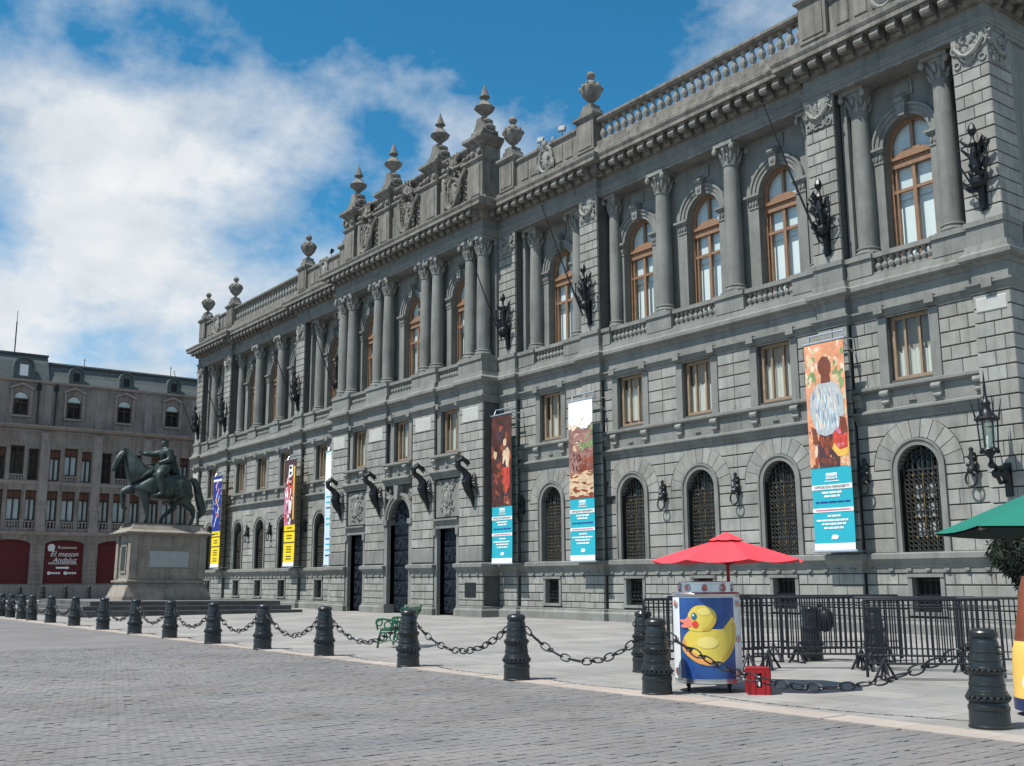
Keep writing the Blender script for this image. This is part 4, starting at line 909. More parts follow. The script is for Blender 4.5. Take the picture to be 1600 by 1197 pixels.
# ------------------------------------------------------------------ floodlights on the museum parapet
def floodlight(x, y, z, rz, label):
    e = empty('floodlight', (x, y, z), rz); e.scale = (.72, .72, .72); tag(e, label, 'floodlight', 'floodlights on the roof parapet')
    MB().tube([(0, 0, 0), (0, 0, .34)], .025, 6).tube([(-.2, 0, .34), (.2, 0, .34)], .02, 5).box(-.22, -.2, -.05, .05, .34, .62).box(.2, .22, -.05, .05, .34, .62).build('stand', 'black_iron', e)
    m = MB().add([(-.2, -.16, .38), (.2, -.16, .38), (.2, -.06, .72), (-.2, -.06, .72), (-.13, .16, .46), (.13, .16, .46), (.13, .18, .66), (-.13, .18, .66)], [(0, 1, 2, 3), (4, 7, 6, 5), (0, 4, 5, 1), (1, 5, 6, 2), (2, 6, 7, 3), (3, 7, 4, 0)]).build('housing', 'bronze', e)
    MB().add([(-.17, -.165, .41), (.17, -.165, .41), (.17, -.08, .69), (-.17, -.08, .69)], [(0, 1, 2, 3)]).build('lamp_glass', 'dark_lens', e)
floodlight(10.15, .2, 20.53, .5, 'floodlight above the carved shield left of the large urn, nearer the tall finials')
floodlight(11.65, .2, 20.53, .5, 'floodlight on the parapet just left of the large urn')
floodlight(-10.0, .2, 20.53, -.4, 'dark floodlight right of the small far urn')
floodlight(-8.9, .2, 20.53, .6, 'dark floodlight at the left foot of the tall finials')
floodlight(-29.4, .2, 20.53, .6, 'tiny dark floodlight beside the leftmost urn')

# ------------------------------------------------------------------ bronze fittings on the walls
def leafspray(m, z0, z1, n, R, rg):
    for i in range(n):
        z = z0+(z1-z0)*i/n; a = rg.uniform(-PI*.95, -PI*.05); L = R*rg.uniform(.6, 1.1)
        m.tube([(0, -.16, z), (L*.6*math.cos(a), -.16+L*.5*math.sin(a), z+.05), (L*math.cos(a), -.16+L*.8*math.sin(a), z+.22), (L*.8*math.cos(a), -.16+L*.7*math.sin(a), z+.3)], [.05, .055, .035, .012], 5)
def flag_bracket(x, yw, label, pole=True):
    rg = random.Random(int(x*10))
    e = empty('flag_bracket', (x, yw, 11.75)); tag(e, label, 'flag bracket', 'bronze flag brackets on the upper piers')
    m = MB(); m.tube([(0, -.05, 0), (0, -.1, .5), (0, -.22, .9), (0, -.3, 1.3), (0, -.32, 1.75)], [.06, .1, .14, .15, .08], 8); m.ball((0, -.26, .75), .2, .22, .2)
    m.box(-.12, .12, -.05, .0, -.05, 1.0); m.build('bracket_stem', 'black_iron', e)
    m = MB(); leafspray(m, .5, 1.9, 22, .42, rg); m.build('iron_leaves', 'black_iron', e)
    m = MB().lathe([(.05, 1.75), (.12, 1.85), (.06, 1.95), (.05, 2.1), (.1, 2.16), (.13, 2.26), (.09, 2.38), (.02, 2.5)], (0, -.32, 0), 8); m.build('torch_finial', 'black_iron', e)
    for s_ in (-1, 1): MB().tube([(s_*.15, -.2, .6), (s_*.42, -.38, 1.3), (s_*.4, -.4, 1.7)], [.025, .03, .02], 5).ball((s_*.4, -.4, 1.72), .05).build('side_rod', 'black_iron', e)
    if pole:
        m = MB().tube([(-.05, -.35, .35), (-.45, -1.1, 2.6), (-.85, -1.75, 4.9)], [.04, .03, .018], 6); m.ball((-.85, -1.75, 4.95), .05); m.tube([(-.85, -1.75, 4.8), (-.65, -1.7, 4.72)], .015, 4); m.build('flagpole', 'black_iron', e)
for s_, nm in ((1, ''), (-1, 'left wing')):
    pass
flag_bracket(30.35, 0, 'black iron torch bracket without long pole on the right corner pier', False)
flag_bracket(25.1, 0, 'black iron flag bracket on the upper pier above the peach and blue banner')
flag_bracket(13.5, 0, 'black iron flag bracket on the upper pier above the pale landscape banner')
flag_bracket(7.95, 0, 'black iron flag bracket on the upper pier above the dark painting banner')
flag_bracket(-8.0, 0, 'black iron flag bracket beside the leftmost paired columns of the centre')
flag_bracket(-13.5, 0, 'black iron flag bracket on the upper pier above the red and yellow banner')
flag_bracket(-25.0, 0, 'small black iron flag bracket above the blue and yellow banner')
flag_bracket(-30.1, 0, 'small black iron flag bracket on the far left corner pier')
def dragon(x, label):
    e = empty('dragon_bracket', (x, CP, 4.85)); tag(e, label, 'wall bracket', 'bronze dragon brackets by the doors')
    m = MB(); m.tube([(0, -.05, -.1), (0, -.12, .25), (0, -.3, .6), (0, -.42, .95), (0, -.36, 1.25), (-.02, -.55, 1.45), (-.06, -.8, 1.62), (-.08, -.82, 1.85), (-.02, -.66, 1.98), (.02, -.5, 1.92)], [.03, .1, .19, .22, .19, .14, .13, .13, .13, .09], 8)
    m.build('dragon_body', 'black_iron', e)
    m = MB().tube([(.02, -.5, 1.92), (.05, -.38, 1.86), (.05, -.26, 1.74)], [.1, .09, .03], 7); m.tube([(0, -.52, 2.0), (-.02, -.66, 2.14)], [.05, .01], 5); m.tube([(.02, -.5, 1.86), (.04, -.4, 1.74), (.03, -.33, 1.64)], [.07, .05, .02], 6); [m.tube([(-.05, -.62-.06*k, 1.96-.12*k), (-.08, -.76-.06*k, 2.06-.12*k)], [.04, .008], 4) for k in range(4)]; m.build('dragon_head', 'black_iron', e)
    for s_ in (-1, 1):
        m = MB()
        for k in range(5): m.tube([(s_*.05, -.3, .9), (s_*(.16+.05*k), -.22+.03*k, 1.15-.12*k), (s_*(.22+.05*k), -.12, 1.4-.28*k)], [.06, .05, .012], 5)
        m.build('wing', 'black_iron', e)
dragon(6.55, 'black iron dragon bracket right of the right side door, by the dark painting banner')
dragon(2.85, 'black iron dragon bracket right of the arched centre door')
dragon(-1.75, 'black iron dragon bracket left of the arched centre door')
dragon(-5.85, 'black iron dragon bracket left of the left side door')
def ring_sconce(x, y, label):
    e = empty('ring_bracket', (x, y, 4.0)); tag(e, label, 'wall bracket', 'bronze ring brackets between ground floor arches')
    m = MB().lathe([(.02, 1.15), (.07, 1.1), (.05, 1.0), (.09, .9), (.07, .75), (.11, .62), (.13, .5), (.08, .4)], (0, -.14, 0), 8); m.ball((0, -.2, .5), .12, .14, .12); m.box(-.05, .05, -.08, .0, .35, 1.0)
    for s_ in (-1, 1): m.ball((s_*.1, -.16, .66), .07); m.ball((s_*.07, -.14, .85), .05)
    m.build('lion_mask', 'bronze', e); MB().ring((0, -.24, .26), .17, .03, 14, 6, sz=1.2).build('ring', 'bronze', e)
for x, y, l in ((29.3, BY, 'bronze ring bracket between the rightmost arch and the large lantern'), (25.85, BY, 'bronze ring bracket right of the peach and blue banner'), (20.75, BY, 'bronze ring bracket right of the grille arch above the red umbrella'), (17.25, BY, 'bronze ring bracket above the left tip of the red umbrella'), (8.75, BY, 'bronze ring bracket at the right edge of the dark painting banner'), (-20.75, BY, 'small bronze ring bracket between arches left of the red and yellow banner, farther one'), (-17.25, BY, 'small bronze ring bracket just left of the red and yellow banner'), (-12.35, BY, 'small bronze ring bracket in the shade right of the red and yellow banner')):
    ring_sconce(x, y, l)
e = empty('wall_lantern', (30.35, 0, 4.3)); tag(e, 'large spiked black iron lantern on the right corner pier', 'lantern')
m = MB().tube([(0, 0, -.3), (0, -.15, .0), (0, -.3, .15), (0, -.55, .12), (0, -.8, .25), (0, -.85, .45)], [.1, .14, .1, .07, .06, .05], 7); m.tube([(0, -.1, -.2), (0, -.45, -.25), (0, -.7, -.02)], [.05, .06, .03], 6); m.ball((0, -.62, -.02), .13); m.ball((0, -.82, .2), .1); m.ring((0, -.35, -.1), .14, .035, 10, 5, 'x'); m.box(-.1, .1, -.06, 0, -.6, .3); m.build('bracket_arm', 'black_iron', e)
m = MB()
for k in range(6):
    a = PI/6+k*PI/3; p = (.25*math.cos(a), -.85+.25*math.sin(a)); m.tube([(p[0]*.85, -.85+(p[1]+.85)*.85, .62), (*p, 1.4)], .022, 5)
    m.tube([(p[0]*1.1, -.85+(p[1]+.85)*1.1, 1.4), (p[0]*1.5, -.85+(p[1]+.85)*1.5, 1.95)], [.03, .008], 5); m.ball((p[0]*1.1, -.85+(p[1]+.85)*1.1, 1.42), .05); m.ball((p[0]*.8, -.85+(p[1]+.85)*.8, .55), .06)
m.lathe([(.05, .4), (.12, .48), (.2, .56), (.24, .6), (.22, .64)], (0, -.85, 0), 12); m.lathe([(.28, 1.36), (.31, 1.42), (.24, 1.5), (.14, 1.6), (.1, 1.75), (.13, 1.85), (.06, 1.95), (.04, 2.1), (.035, 2.3), (.006, 2.75)], (0, -.85, 0), 12); m.build('cage', 'black_iron', e)
MB().lathe([(.19, .64), (.23, 1.36)], (0, -.85, 0), 6, smooth=False, caps=False).build('glass', 'lamp_glass', e)
MB().lathe([(.05, .66), (.07, .8), (.05, 1.0), (.0, 1.1)], (0, -.85, 0), 8).build('bulb', 'white_blind', e)

# ------------------------------------------------------------------ banners
mat('banner_teal', (.018, .37, .46), .7, .06, 1.2); mat('banner_white', (.78, .78, .76), .7, .03, 1.); mat('banner_black', (.02, .02, .03), .7, .1, 2.)
mat('banner_peach', (.68, .3, .16), .7, .3, 3.); mat('banner_skin', (.17, .05, .03), .7, .3, 6.); mat('banner_shirt', (.34, .44, .52), .7, .35, 6., stretch=(8, 1, 1), col2=(.6, .6, .58)); mat('banner_plum', (.07, .035, .04), .7, .4, 4.); mat('banner_red', (.55, .06, .04), .7, .35, 6.); mat('banner_gold', (.7, .42, .08), .7, .2, 6.); mat('banner_sand', (.62, .45, .28), .7, .25, 4.); mat('banner_green', (.2, .3, .12), .7, .4, 6.)
mat('banner_violet', (.06, .03, .2), .7, .2, 3.); mat('banner_plumrose', (.3, .15, .13), .7, .3, 4.); mat('banner_pale', (.72, .56, .42), .7, .2, 6.); mat('banner_steel', (.2, .27, .34), .7, .2, 6.); mat('banner_dark', (.035, .015, .015), .7, .5, 2., col2=(.11, .035, .025)); mat('banner_mauve', (.2, .09, .085), .7, .4, 3., col2=(.4, .22, .18)); mat('banner_rust', (.25, .06, .03), .7, .5, 4.); mat('banner_yellow', (.8, .6, .015), .7, .06, 1.); mat('banner_blue', (.015, .035, .23), .7, .2, 2.); mat('banner_pink', (.55, .2, .3), .7, .2, 4.); mat('banner_ice', (.55, .68, .76), .7, .1, 2.); mat('steel_tube', (.45, .52, .58), .35, .1, 3., metal=.6)
def ripple(poly, n=1): return poly
def banner(x, label, art, y=-.56, z0=2.42, z1=8.75, w=1.46, yellow=False):
    e = empty('hanging_banner', (x, y, z0)); tag(e, label, 'banner', 'tall museum banners hung between floors')
    H = z1-z0; hw = w/2
    cl = MB(); nx2, nz2 = 8, 40; off = lambda u, v: .03*math.sin(v*3.1+.4)*math.sin(u*2.6+.3)+.012*math.sin(v*7)
    for L, dy_ in ((0, 0), (1, .012)):
        pass
    vs_ = [(-hw+w*i/nx2, off(i/nx2, j/nz2), H*j/nz2) for j in range(nz2+1) for i in range(nx2+1)]; n_ = len(vs_)
    fs = [(j*(nx2+1)+i, j*(nx2+1)+i+1, (j+1)*(nx2+1)+i+1, (j+1)*(nx2+1)+i) for j in range(nz2) for i in range(nx2)]
    cl.add(vs_, fs, True); cl.add([(a, b+.01, c) for a, b, c in vs_], [f[::-1] for f in fs], True)
    cloth = cl.build('banner_cloth', 'banner_yellow' if yellow else 'banner_teal', e)
    def patch(poly, m, lay=1, name='print'):
        # a flat patch of ink laid on the rippled cloth, diced so that it follows it
        xs = [p[0] for p in poly]; zs = [p[1] for p in poly]
        mb = MB(); cx = sum(xs)/len(xs); cz = sum(zs)/len(zs); P = []
        for i in range(len(poly)):
            a, b = poly[i], poly[(i+1) % len(poly)]; k = max(1, int(math.hypot(a[0]-b[0], a[1]-b[1])/.12))
            P += [(a[0]+(b[0]-a[0])*t/k, a[1]+(b[1]-a[1])*t/k) for t in range(k)]
        rings = [1, .86, .72, .58, .44, .3, .15]; V = []
        for s_ in rings: V += [(cx+(p[0]-cx)*s_, cz+(p[1]-cz)*s_) for p in P]
        V.append((cx, cz)); n2 = len(P); F = []
        for r in range(6): F += [(r*n2+i, r*n2+(i+1) % n2, (r+1)*n2+(i+1) % n2, (r+1)*n2+i) for i in range(n2)]
        F += [(6*n2+i, 6*n2+(i+1) % n2, 7*n2) for i in range(n2)]
        mb.add([(a, off((a+hw)/w, c/H)-.004-.007*lay, c) for a, c in V], F); mb.build(name, m, cloth)
    def text(body, size, z, m, lay=3, wid=None):
        me = text_mesh(body, size, m, .001); xx = max(v.co.x for v in me.vertices)*2; k = (wid/xx) if wid else 1
        inst('lettering', me, cloth, (0, off(.5, z/H)-.007*lay-.016, z), (PI/2, 0, 0), (k, 1, 1))
    def strokes(n, x0, x1, z0, z1, ms, lay, a, b, seed=1, sd=.35):
        rg = random.Random(seed)
        for k, m_ in enumerate(ms):
            mb = MB()
            for i in range(n//len(ms)):
                cx, cz = rg.uniform(x0, x1), rg.uniform(z0, z1); an = rg.gauss(0, sd); ra, rb_ = a*rg.uniform(.5, 1.3), b*rg.uniform(.5, 1.3)
                P = [(cx+ra*math.cos(t)*math.cos(an)-rb_*math.sin(t)*math.sin(an), cz+ra*math.cos(t)*math.sin(an)+rb_*math.sin(t)*math.cos(an)) for t in [2*PI*q/9+rg.uniform(-.2, .2) for q in range(9)]]
                P = [(max(-hw, min(hw, p[0])), max(0, min(H, p[1]))) for p in P]; ly = lay+.25*rg.random()
                mb.add([(p[0], off((p[0]+hw)/w, p[1]/H)-.004-.007*ly, p[1]) for p in P], [tuple(range(9))])
            mb.build('brush_strokes', m_, cloth, 'stuff')
    patch.strokes = strokes
    art(patch, text, hw, H)
    for zr_ in (H+.03, -.04): MB().tube([(-hw-.06, 0, zr_), (hw+.06, 0, zr_)], .035, 8).build('banner_rod', 'steel_tube', e)
    for s_ in (-1, 1):
        ar_ = MB(); ar_.tube([(s_*hw*.8, 0, H+.03), (s_*hw*.8, -y+.25, H+.12)], .02, 6).tube([(s_*hw*.8, 0, H+.03), (s_*hw*.8, -y+.2, H-.35)], .015, 6)
        ar_.build('bracket_arm', 'steel_tube', e)
        MB().tube([(s_*hw*.8, 0, -.04), (s_*hw*.8, -y+.2, -.04)], .02, 6).build('bracket_arm', 'steel_tube', e)
    MB().tube([(-hw*.9, -y*.3, H+.3), (hw*.9, -y*.3, H+.3)], .03, 8).tube([(-hw*.9, -y*.3, H+.3), (-hw*.8, 0, H)], .014, 5).tube([(hw*.9, -y*.3, H+.3), (hw*.8, 0, H)], .014, 5).build('top_bar', 'steel_tube', e)
def R(x0, x1, z0, z1): return [(x0, z0), (x1, z0), (x1, z1), (x0, z1)]
def teal_text(patch, text, hw, H, full=True):
    patch(R(-hw, hw, 0, .2), 'banner_white', 1); patch([(-.12, .32), (.1, .32), (.16, .42), (0, .46), (-.08, .44)], 'banner_white', 1)
    for z, a, b in ((.66, .5, .52), (.78, .6, .6), (.89, .85, .8), (1.02, .3, .34)):
        x = -hw*a
        while x < hw*b-.05: l = min(random.uniform(.08, .22), hw*b-x); patch(R(x, x+l, z-.028, z+.028), 'banner_white', 1); x += l+.025
    patch(R(-hw, hw, 1.14, 1.26), 'banner_white', 1); patch(R(-hw*.85, hw*.85, 1.18, 1.22), 'banner_pink', 2)
    for z, a, m_, hh in ((1.44, .85, 'banner_blue', .022), (1.62, .42, 'banner_white', .03), (1.73, .52, 'banner_white', .03)):
        x = -hw*a
        while x < hw*a-.05: l = min(random.uniform(.1, .3), hw*a-x); patch(R(x, x+l, z-hh, z+hh), m_, 1); x += l+.03
    patch(R(-hw, hw, 1.82, 1.97), 'banner_white', 1); text('EXPOSICIÓN PERMANENTE', .12, 1.895, 'banner_black', 2, hw*1.75)
    patch(R(-.2, .2, 2.14, 2.32), 'banner_white', 1); text('munal', .15, 2.23, 'banner_teal', 2, .34); patch(R(-.26, .26, 2.06, 2.085), 'banner_white', 1)
def art_a(patch, text, hw, H):
    b = 2.5; patch(R(-hw, hw, b, H), 'banner_peach', .5); teal_text(patch, text, hw, H)
    patch([(-hw+.02, b), (-.45, b), (-.3, b+.9), (-.4, b+1.4), (-hw+.02, b+1.2)], 'banner_rust', .9); patch([(-hw+.02, b+.1), (-.55, b+.1), (-.5, b+.7), (-hw+.02, b+.8)], 'banner_peach', 1.2)
    patch(ellipse(.52, b+2.75, .18, .42, 14), 'banner_green', 1); patch(ellipse(-.5, b+2.75, .16, .3, 12), 'banner_green', 1); patch(ellipse(-.45, b+3.3, .2, .25, 12), 'banner_sand', 1)
    patch.strokes(150, -hw, hw, b+.1, H-.05, ('banner_sand', 'banner_peach', 'banner_pale', 'banner_peach'), 1.02, .08, .16, 1); patch.strokes(20, -hw, hw, b+2.2, H-.3, ('banner_green', 'banner_sand'), 1.1, .05, .1, 2)
    patch([(-.4, b), (.35, b), (.38, b+.6), (.2, b+1.1), (-.3, b+1.1), (-.42, b+.6)], 'banner_plum', 1.3); patch([(.1, b+.55), (.3, b+.3), (.6, b+.28), (.71, b+.4), (.71, b+.9), (.3, b+1.0)], 'banner_gold', 1.7); patch([(.16, b+.75), (.38, b+.5), (.68, b+.55), (.71, b+1.2), (.4, b+1.35), (.2, b+1.2)], 'banner_red', 2.1)
    patch([(.42, b+1.5), (.66, b+1.45), (.71, b+1.0), (.5, b+.95)], 'banner_skin', 2.5); patch([(-.62, b+1.3), (-.44, b+1.2), (-.36, b+.75), (-.52, b+.7)], 'banner_skin', 2.2)
    patch([(-.5, b+1.35), (-.36, b+1.05), (-.1, b+.95), (.15, b+1.0), (.36, b+1.2), (.42, b+1.5), (.62, b+1.5), (.64, b+2.05), (.5, b+2.45), (.24, b+2.62), (-.1, b+2.66), (-.38, b+2.55), (-.58, b+2.2), (-.62, b+1.75)], 'banner_shirt', 2.6)
    patch.strokes(90, -.48, .46, b+1.15, b+2.4, ('banner_shirt', 'banner_ice', 'banner_pale', 'banner_steel'), 2.65, .022, .17, 3, .12); patch.strokes(24, -.3, .3, b+.1, b+.9, ('banner_skin', 'banner_plum', 'banner_rust'), 1.35, .1, .14, 4); patch.strokes(16, .3, .62, b+.6, b+1.2, ('banner_red', 'banner_pink'), 2.15, .05, .05, 5)
    patch([(-.16, b+2.6), (.2, b+2.6), (.17, b+2.9), (-.12, b+2.9)], 'banner_skin', 3.0); patch([(-.2, b+2.95), (-.1, b+2.84), (.1, b+2.82), (.22, b+2.95), (.24, b+3.2), (.14, b+3.4), (-.06, b+3.44), (-.2, b+3.3), (-.25, b+3.1)], 'banner_skin', 3.4)
def art_b(patch, text, hw, H):
    b = 2.4; teal_text(patch, text, hw, H); patch(R(-hw, hw, b, H), 'banner_mauve', .6); patch([(-hw, H), (hw, H), (hw, H-.9), (.2, H-1.2), (-.2, H-1.0), (-hw, H-1.1)], 'banner_white', 1)
    patch([(-hw, b+.2), (hw, b), (hw, b+1.3), (.1, b+1.0), (-hw, b+.9)], 'banner_sand', 1.2); patch([(-.3, b+.9), (hw, b+1.1), (hw, b+1.9), (.1, b+1.7)], 'banner_rust', 1.6); patch(R(-hw, hw, b, b+.22), 'banner_rust', 1.8)
    patch([(0, b+1.9), (hw, b+2.0), (hw, b+2.9), (.3, b+2.4)], 'banner_green', 1.4); patch([(-.5, b+1.7), (.1, b+1.9), (.2, b+2.5), (-.4, b+2.6)], 'banner_sand', 1.3); patch.strokes(90, -hw, hw, b+1.6, H-1.15, ('banner_mauve', 'banner_mauve', 'banner_plumrose'), 1.9, .16, .06, 6, .15); patch.strokes(70, -hw, hw, b+.1, b+1.0, ('banner_sand', 'banner_rust', 'banner_sand'), 1.9, .2, .05, 16, .2); patch.strokes(60, -.2, hw, b+.9, b+1.8, ('banner_rust', 'banner_mauve'), 1.9, .1, .05, 17, .2); patch.strokes(16, 0, hw, b+1.9, b+2.5, ('banner_green',), 2.2, .08, .06, 7); patch.strokes(14, -.5, .0, b+1.1, b+1.9, ('banner_dark',), 2.2, .04, .1, 8); patch.strokes(12, -hw, hw, H-1.1, H-.7, ('banner_pale', 'banner_white'), 2.0, .2, .08, 9)
def art_c(patch, text, hw, H):
    b = 2.4; teal_text(patch, text, hw, H); patch(R(-hw, hw, b, H), 'banner_dark', .6); patch([(.05, b+1.6), (.5, b+1.6), (.62, b+2.3), (.42, b+2.6), (.15, b+2.4)], 'banner_sand', 1.2); patch(ellipse(.25, b+2.75, .12, .17, 12), 'banner_sand', 1.4)
    patch([(.0, b+1.65), (.55, b+1.65), (.6, b+.9), (.25, b+.5), (.1, b+1.1)], 'banner_red', 1.3); patch(ellipse(-.45, b+2.3, .12, .24, 12), 'banner_sand', 1.2); patch(ellipse(-.4, b+1.3, .25, .35, 12), 'banner_rust', 1); patch(ellipse(.4, b+.25, .1, .16, 10), 'banner_sand', 1.2); patch.strokes(70, -hw, hw, b+.1, H-.6, ('banner_dark', 'banner_plum', 'banner_rust', 'banner_dark'), 1.05, .14, .2, 10); patch.strokes(14, .1, .55, b+.7, b+1.6, ('banner_red', 'banner_rust'), 1.35, .05, .2, 11); patch.strokes(10, .12, .5, b+1.7, b+2.4, ('banner_sand', 'banner_pale'), 1.32, .06, .14, 12)
def art_d(patch, text, hw, H):
    patch(R(-hw, hw, 0, H), 'banner_ice', .5)
    for i, z in enumerate((.5, .8, 1.1, 1.4, 2.2, 2.5, 3.1, 3.4, 3.7)): patch(R(-hw*.8, hw*.7, z-.04, z+.04), 'banner_teal' if i % 3 else 'banner_blue', 1)
    patch(R(-hw, hw, H-2.2, H-.2), 'banner_white', 1)
def yellow_text(patch, hw):
    for z in (.4, .55, .8, .95, 1.1, 1.6, 1.75, 2.2): patch(R(-hw*.5, hw*.45, z-.025, z+.025), 'banner_black', 1)
    for z in (1.35, 2.0): patch(R(-hw, hw, z-.03, z+.03), 'banner_plum', 1)
    patch(R(-hw, hw, 0, .2), 'banner_white', 1)
def art_e(patch, text, hw, H):
    b = 2.38; yellow_text(patch, hw); patch(R(-hw, hw, b, H), 'banner_plum', .5); patch([(-hw, b), (.1, b), (.3, b+2), (-.1, H-.6), (-hw, H-1.5)], 'banner_pink', 1); patch([(-.3, b+1.6), (.35, b+1.9), (.2, b+3.1), (-.5, b+2.8)], 'banner_red', 1.4); patch([(.35, b+.3), (.55, b+.3), (.6, H-.4), (.4, H-.4)], 'banner_gold', 1.5)
    patch([(-.1, b+.2), (.15, b+.2), (.2, b+1.4), (-.2, b+1.5)], 'banner_white', 1.6); patch.strokes(60, -hw, .3, b+.2, H-1, ('banner_pink', 'banner_red', 'banner_white', 'banner_plum'), 1.5, .1, .2, 13); patch([(-.3, H-1.1), (.3, H-.9), (.3, H-.3), (-.2, H-.3)], 'banner_white', 1.7)
    for i in range(4): patch(ellipse(0, H-.45-.33*i, .16, .1, 10), 'banner_black', 2)
def art_f(patch, text, hw, H):
    b = 2.38; yellow_text(patch, hw); patch(R(-hw, hw, b, H), 'banner_blue', .5)
    patch([(-.5, b+.3), (-.38, b+.3), (.4, b+1.5), (.3, b+1.6)], 'banner_ice', 1); patch([(-.3, b+1.9), (-.15, b+1.8), (.35, b+2.8), (.2, b+2.9)], 'banner_pink', 1); patch([(.45, b+1.4), (.55, b+1.4), (-.2, b+2.2), (-.3, b+2.1)], 'banner_gold', 1.2); patch(ellipse(.1, b+1.1, .2, .14, 12), 'banner_red', 1.3); patch([(-.4, b+3.0), (-.2, b+2.9), (.3, b+3.4), (.1, b+3.5)], 'banner_pink', 1); patch.strokes(40, -hw, hw, b+.2, H-.4, ('banner_blue', 'banner_violet', 'banner_ice'), .95, .04, .2, 14); patch(R(-hw, hw, H-.35, H-.2), 'banner_white', 1)
banner(25.1, 'peach and teal banner showing a figure in a pale blue shirt', art_a, z1=8.8)
banner(13.45, 'teal banner with a mauve and sandy landscape, second from the right', art_b, z0=2.3, z1=8.56)
banner(8.15, 'teal banner with a dark painting, beside the projecting centre', art_c, z0=2.28, z1=8.65)
banner(-7.75, 'pale blue banner half hidden behind the projecting centre', art_d, z1=8.65)
banner(-13.0, 'yellow banner with red, pink and black art above', art_e, z1=8.62, yellow=True)
banner(-24.45, 'yellow banner with blue art above, leftmost', art_f, z0=2.48, z1=8.55, yellow=True)
# ------------------------------------------------------------------ equestrian statue on its pedestal
mat('pedestal_stone', (.27, .24, .205), .9, .3, 1.2, bump=.4, bscale=14, streak=.9, island=.2)
mat('dark_step', (.1, .1, .1), .85, .25, 1.5, island=.35, dust=(.17, .165, .16, .9))
mat('grey_marble', (.33, .345, .345), .7, .1, 3.)
mat('dark_bronze', (.022, .031, .031), .5, .35, 2.5, metal=.4, spec=.5, bump=.7, bscale=7, col2=(.07, .095, .086))
TILT = math.radians(-.7)
pedE = empty('statue_pedestal', (-10.5, -8.9, 0)); pedE.rotation_euler = (TILT, 0, 0); tag(pedE, 'stepped stone pedestal under the bronze horse and rider', 'pedestal')
st_m = [MB().box(0, .9-.012, 0, .36, 0, h_) for h_ in (.21,)]
def step_ring(hx, hy, z, t=.42, h_=.21):
    s = MB()
    n = round(2*hy/.95); L = 2*hy/n
    for i in range(n):
        for sx in (-1, 1): s.box(min(sx*hx, sx*(hx-t)), max(sx*hx, sx*(hx-t)), -hy+i*L+.006, -hy+(i+1)*L-.006, z-.15 if z < .1 else z, z+h_)
    n = round(2*(hx-t)/.95); L = 2*(hx-t)/n
    for i in range(n):
        for sy in (-1, 1): s.box(-(hx-t)+i*L+.006, -(hx-t)+(i+1)*L-.006, min(sy*hy, sy*(hy-t)), max(sy*hy, sy*(hy-t)), z-.15 if z < .1 else z, z+h_)
    return s
for k in range(3): step_ring(5.5-.42*k, 5.5-.42*k, .21*k).build('step', 'dark_step', pedE)
MB().box(-4.25, 4.25, -4.25, 4.25, .1, .622).build('platform', 'dark_step', pedE)
hx, hy = 1.3, 2.1
def slab(m, hx, hy, z0, z1, hx2=None, hy2=None):
    hx2 = hx if hx2 is None else hx2; hy2 = hy if hy2 is None else hy2
    m.add([(-hx,-hy,z0),(hx,-hy,z0),(hx,hy,z0),(-hx,hy,z0),(-hx2,-hy2,z1),(hx2,-hy2,z1),(hx2,hy2,z1),(-hx2,hy2,z1)], [(0,3,2,1),(4,5,6,7),(0,1,5,4),(1,2,6,5),(2,3,7,6),(3,0,4,7)]); return m
m = slab(MB(), 1.42, 2.25, .62, .8); slab(m, 1.4, 2.2, .801, 1.25, 1.3, 2.05); slab(m, 1.28, 2.02, 1.251, 1.5, 1.2, 1.92); m.build('pedestal_base', 'pedestal_stone', pedE)
m = slab(MB(), 1.34, 2.06, 1.501, 1.6); slab(m, 1.28, 2.0, 1.601, 1.68, 1.1, 1.85); m.build('base_moulding', 'pedestal_stone', pedE)
# dado in courses of big stones
for k, (z0, z1) in enumerate(((1.68, 2.2), (2.205, 2.75), (2.755, 3.3), (3.305, 3.86))):
    m = MB(); cuts = [-1.8, -.6, .6, 1.8] if k % 2 == 0 else [-1.8, -1.0, .1, .9, 1.8]
    for i in range(len(cuts)-1): m.box(-1.12, 1.12, cuts[i]*1.04+.004, cuts[i+1]*1.04-.004, z0, z1)
    m.build('stone_course', 'pedestal_stone', pedE)
for sx in (-1, 1):
    for sy in (-1, 1): MB().box(sx*1.0-.2, sx*1.0+.2, sy*1.78-.18, sy*1.78+.18, 1.68, 3.85).build('corner_pilaster', 'pedestal_stone', pedE)
m = slab(MB(), 1.25, 2.02, 3.86, 3.95); slab(m, 1.42, 2.26, 3.951, 4.02); slab(m, 1.34, 2.18, 4.021, 4.14, 1.18, 2.0); slab(m, 1.14, 1.95, 4.141, 4.36, 1.02, 1.85); slab(m, 1.0, 1.8, 4.361, 4.44); m.build('pedestal_cornice', 'pedestal_stone', pedE)
MB().box(1.121, 1.155, -.95, 1.05, 2.28, 3.08).build('inscription_slab', 'grey_marble', pedE)
m = MB().box(-.32, .32, -1.94, -1.9, 2.1, 3.3); m.build('front_plaque', 'dark_bronze', pedE); MB().box(-.45, .45, -1.92, -1.87, 1.95, 3.45).build('plaque_frame', 'pedestal_stone', pedE)
horse = empty('equestrian_statue', (-10.5, -8.9, 4.44)); horse.rotation_euler = (TILT, 0, 0); tag(horse, 'dark bronze statue of a striding horse with a robed rider', 'statue')
def fz(f, s_, z): return (s_, -f, z)                # forward is -y
V, E, Rd = [], [], []
def chain(pts, first=None):
    prev = first
    for f, s_, z, r in pts:
        V.append(fz(f, s_, z)); Rd.append(r)
        if prev is not None: E.append((prev, len(V)-1))
        prev = len(V)-1
    return prev
ip = chain([(-.95, 0, 2.12, .92)])
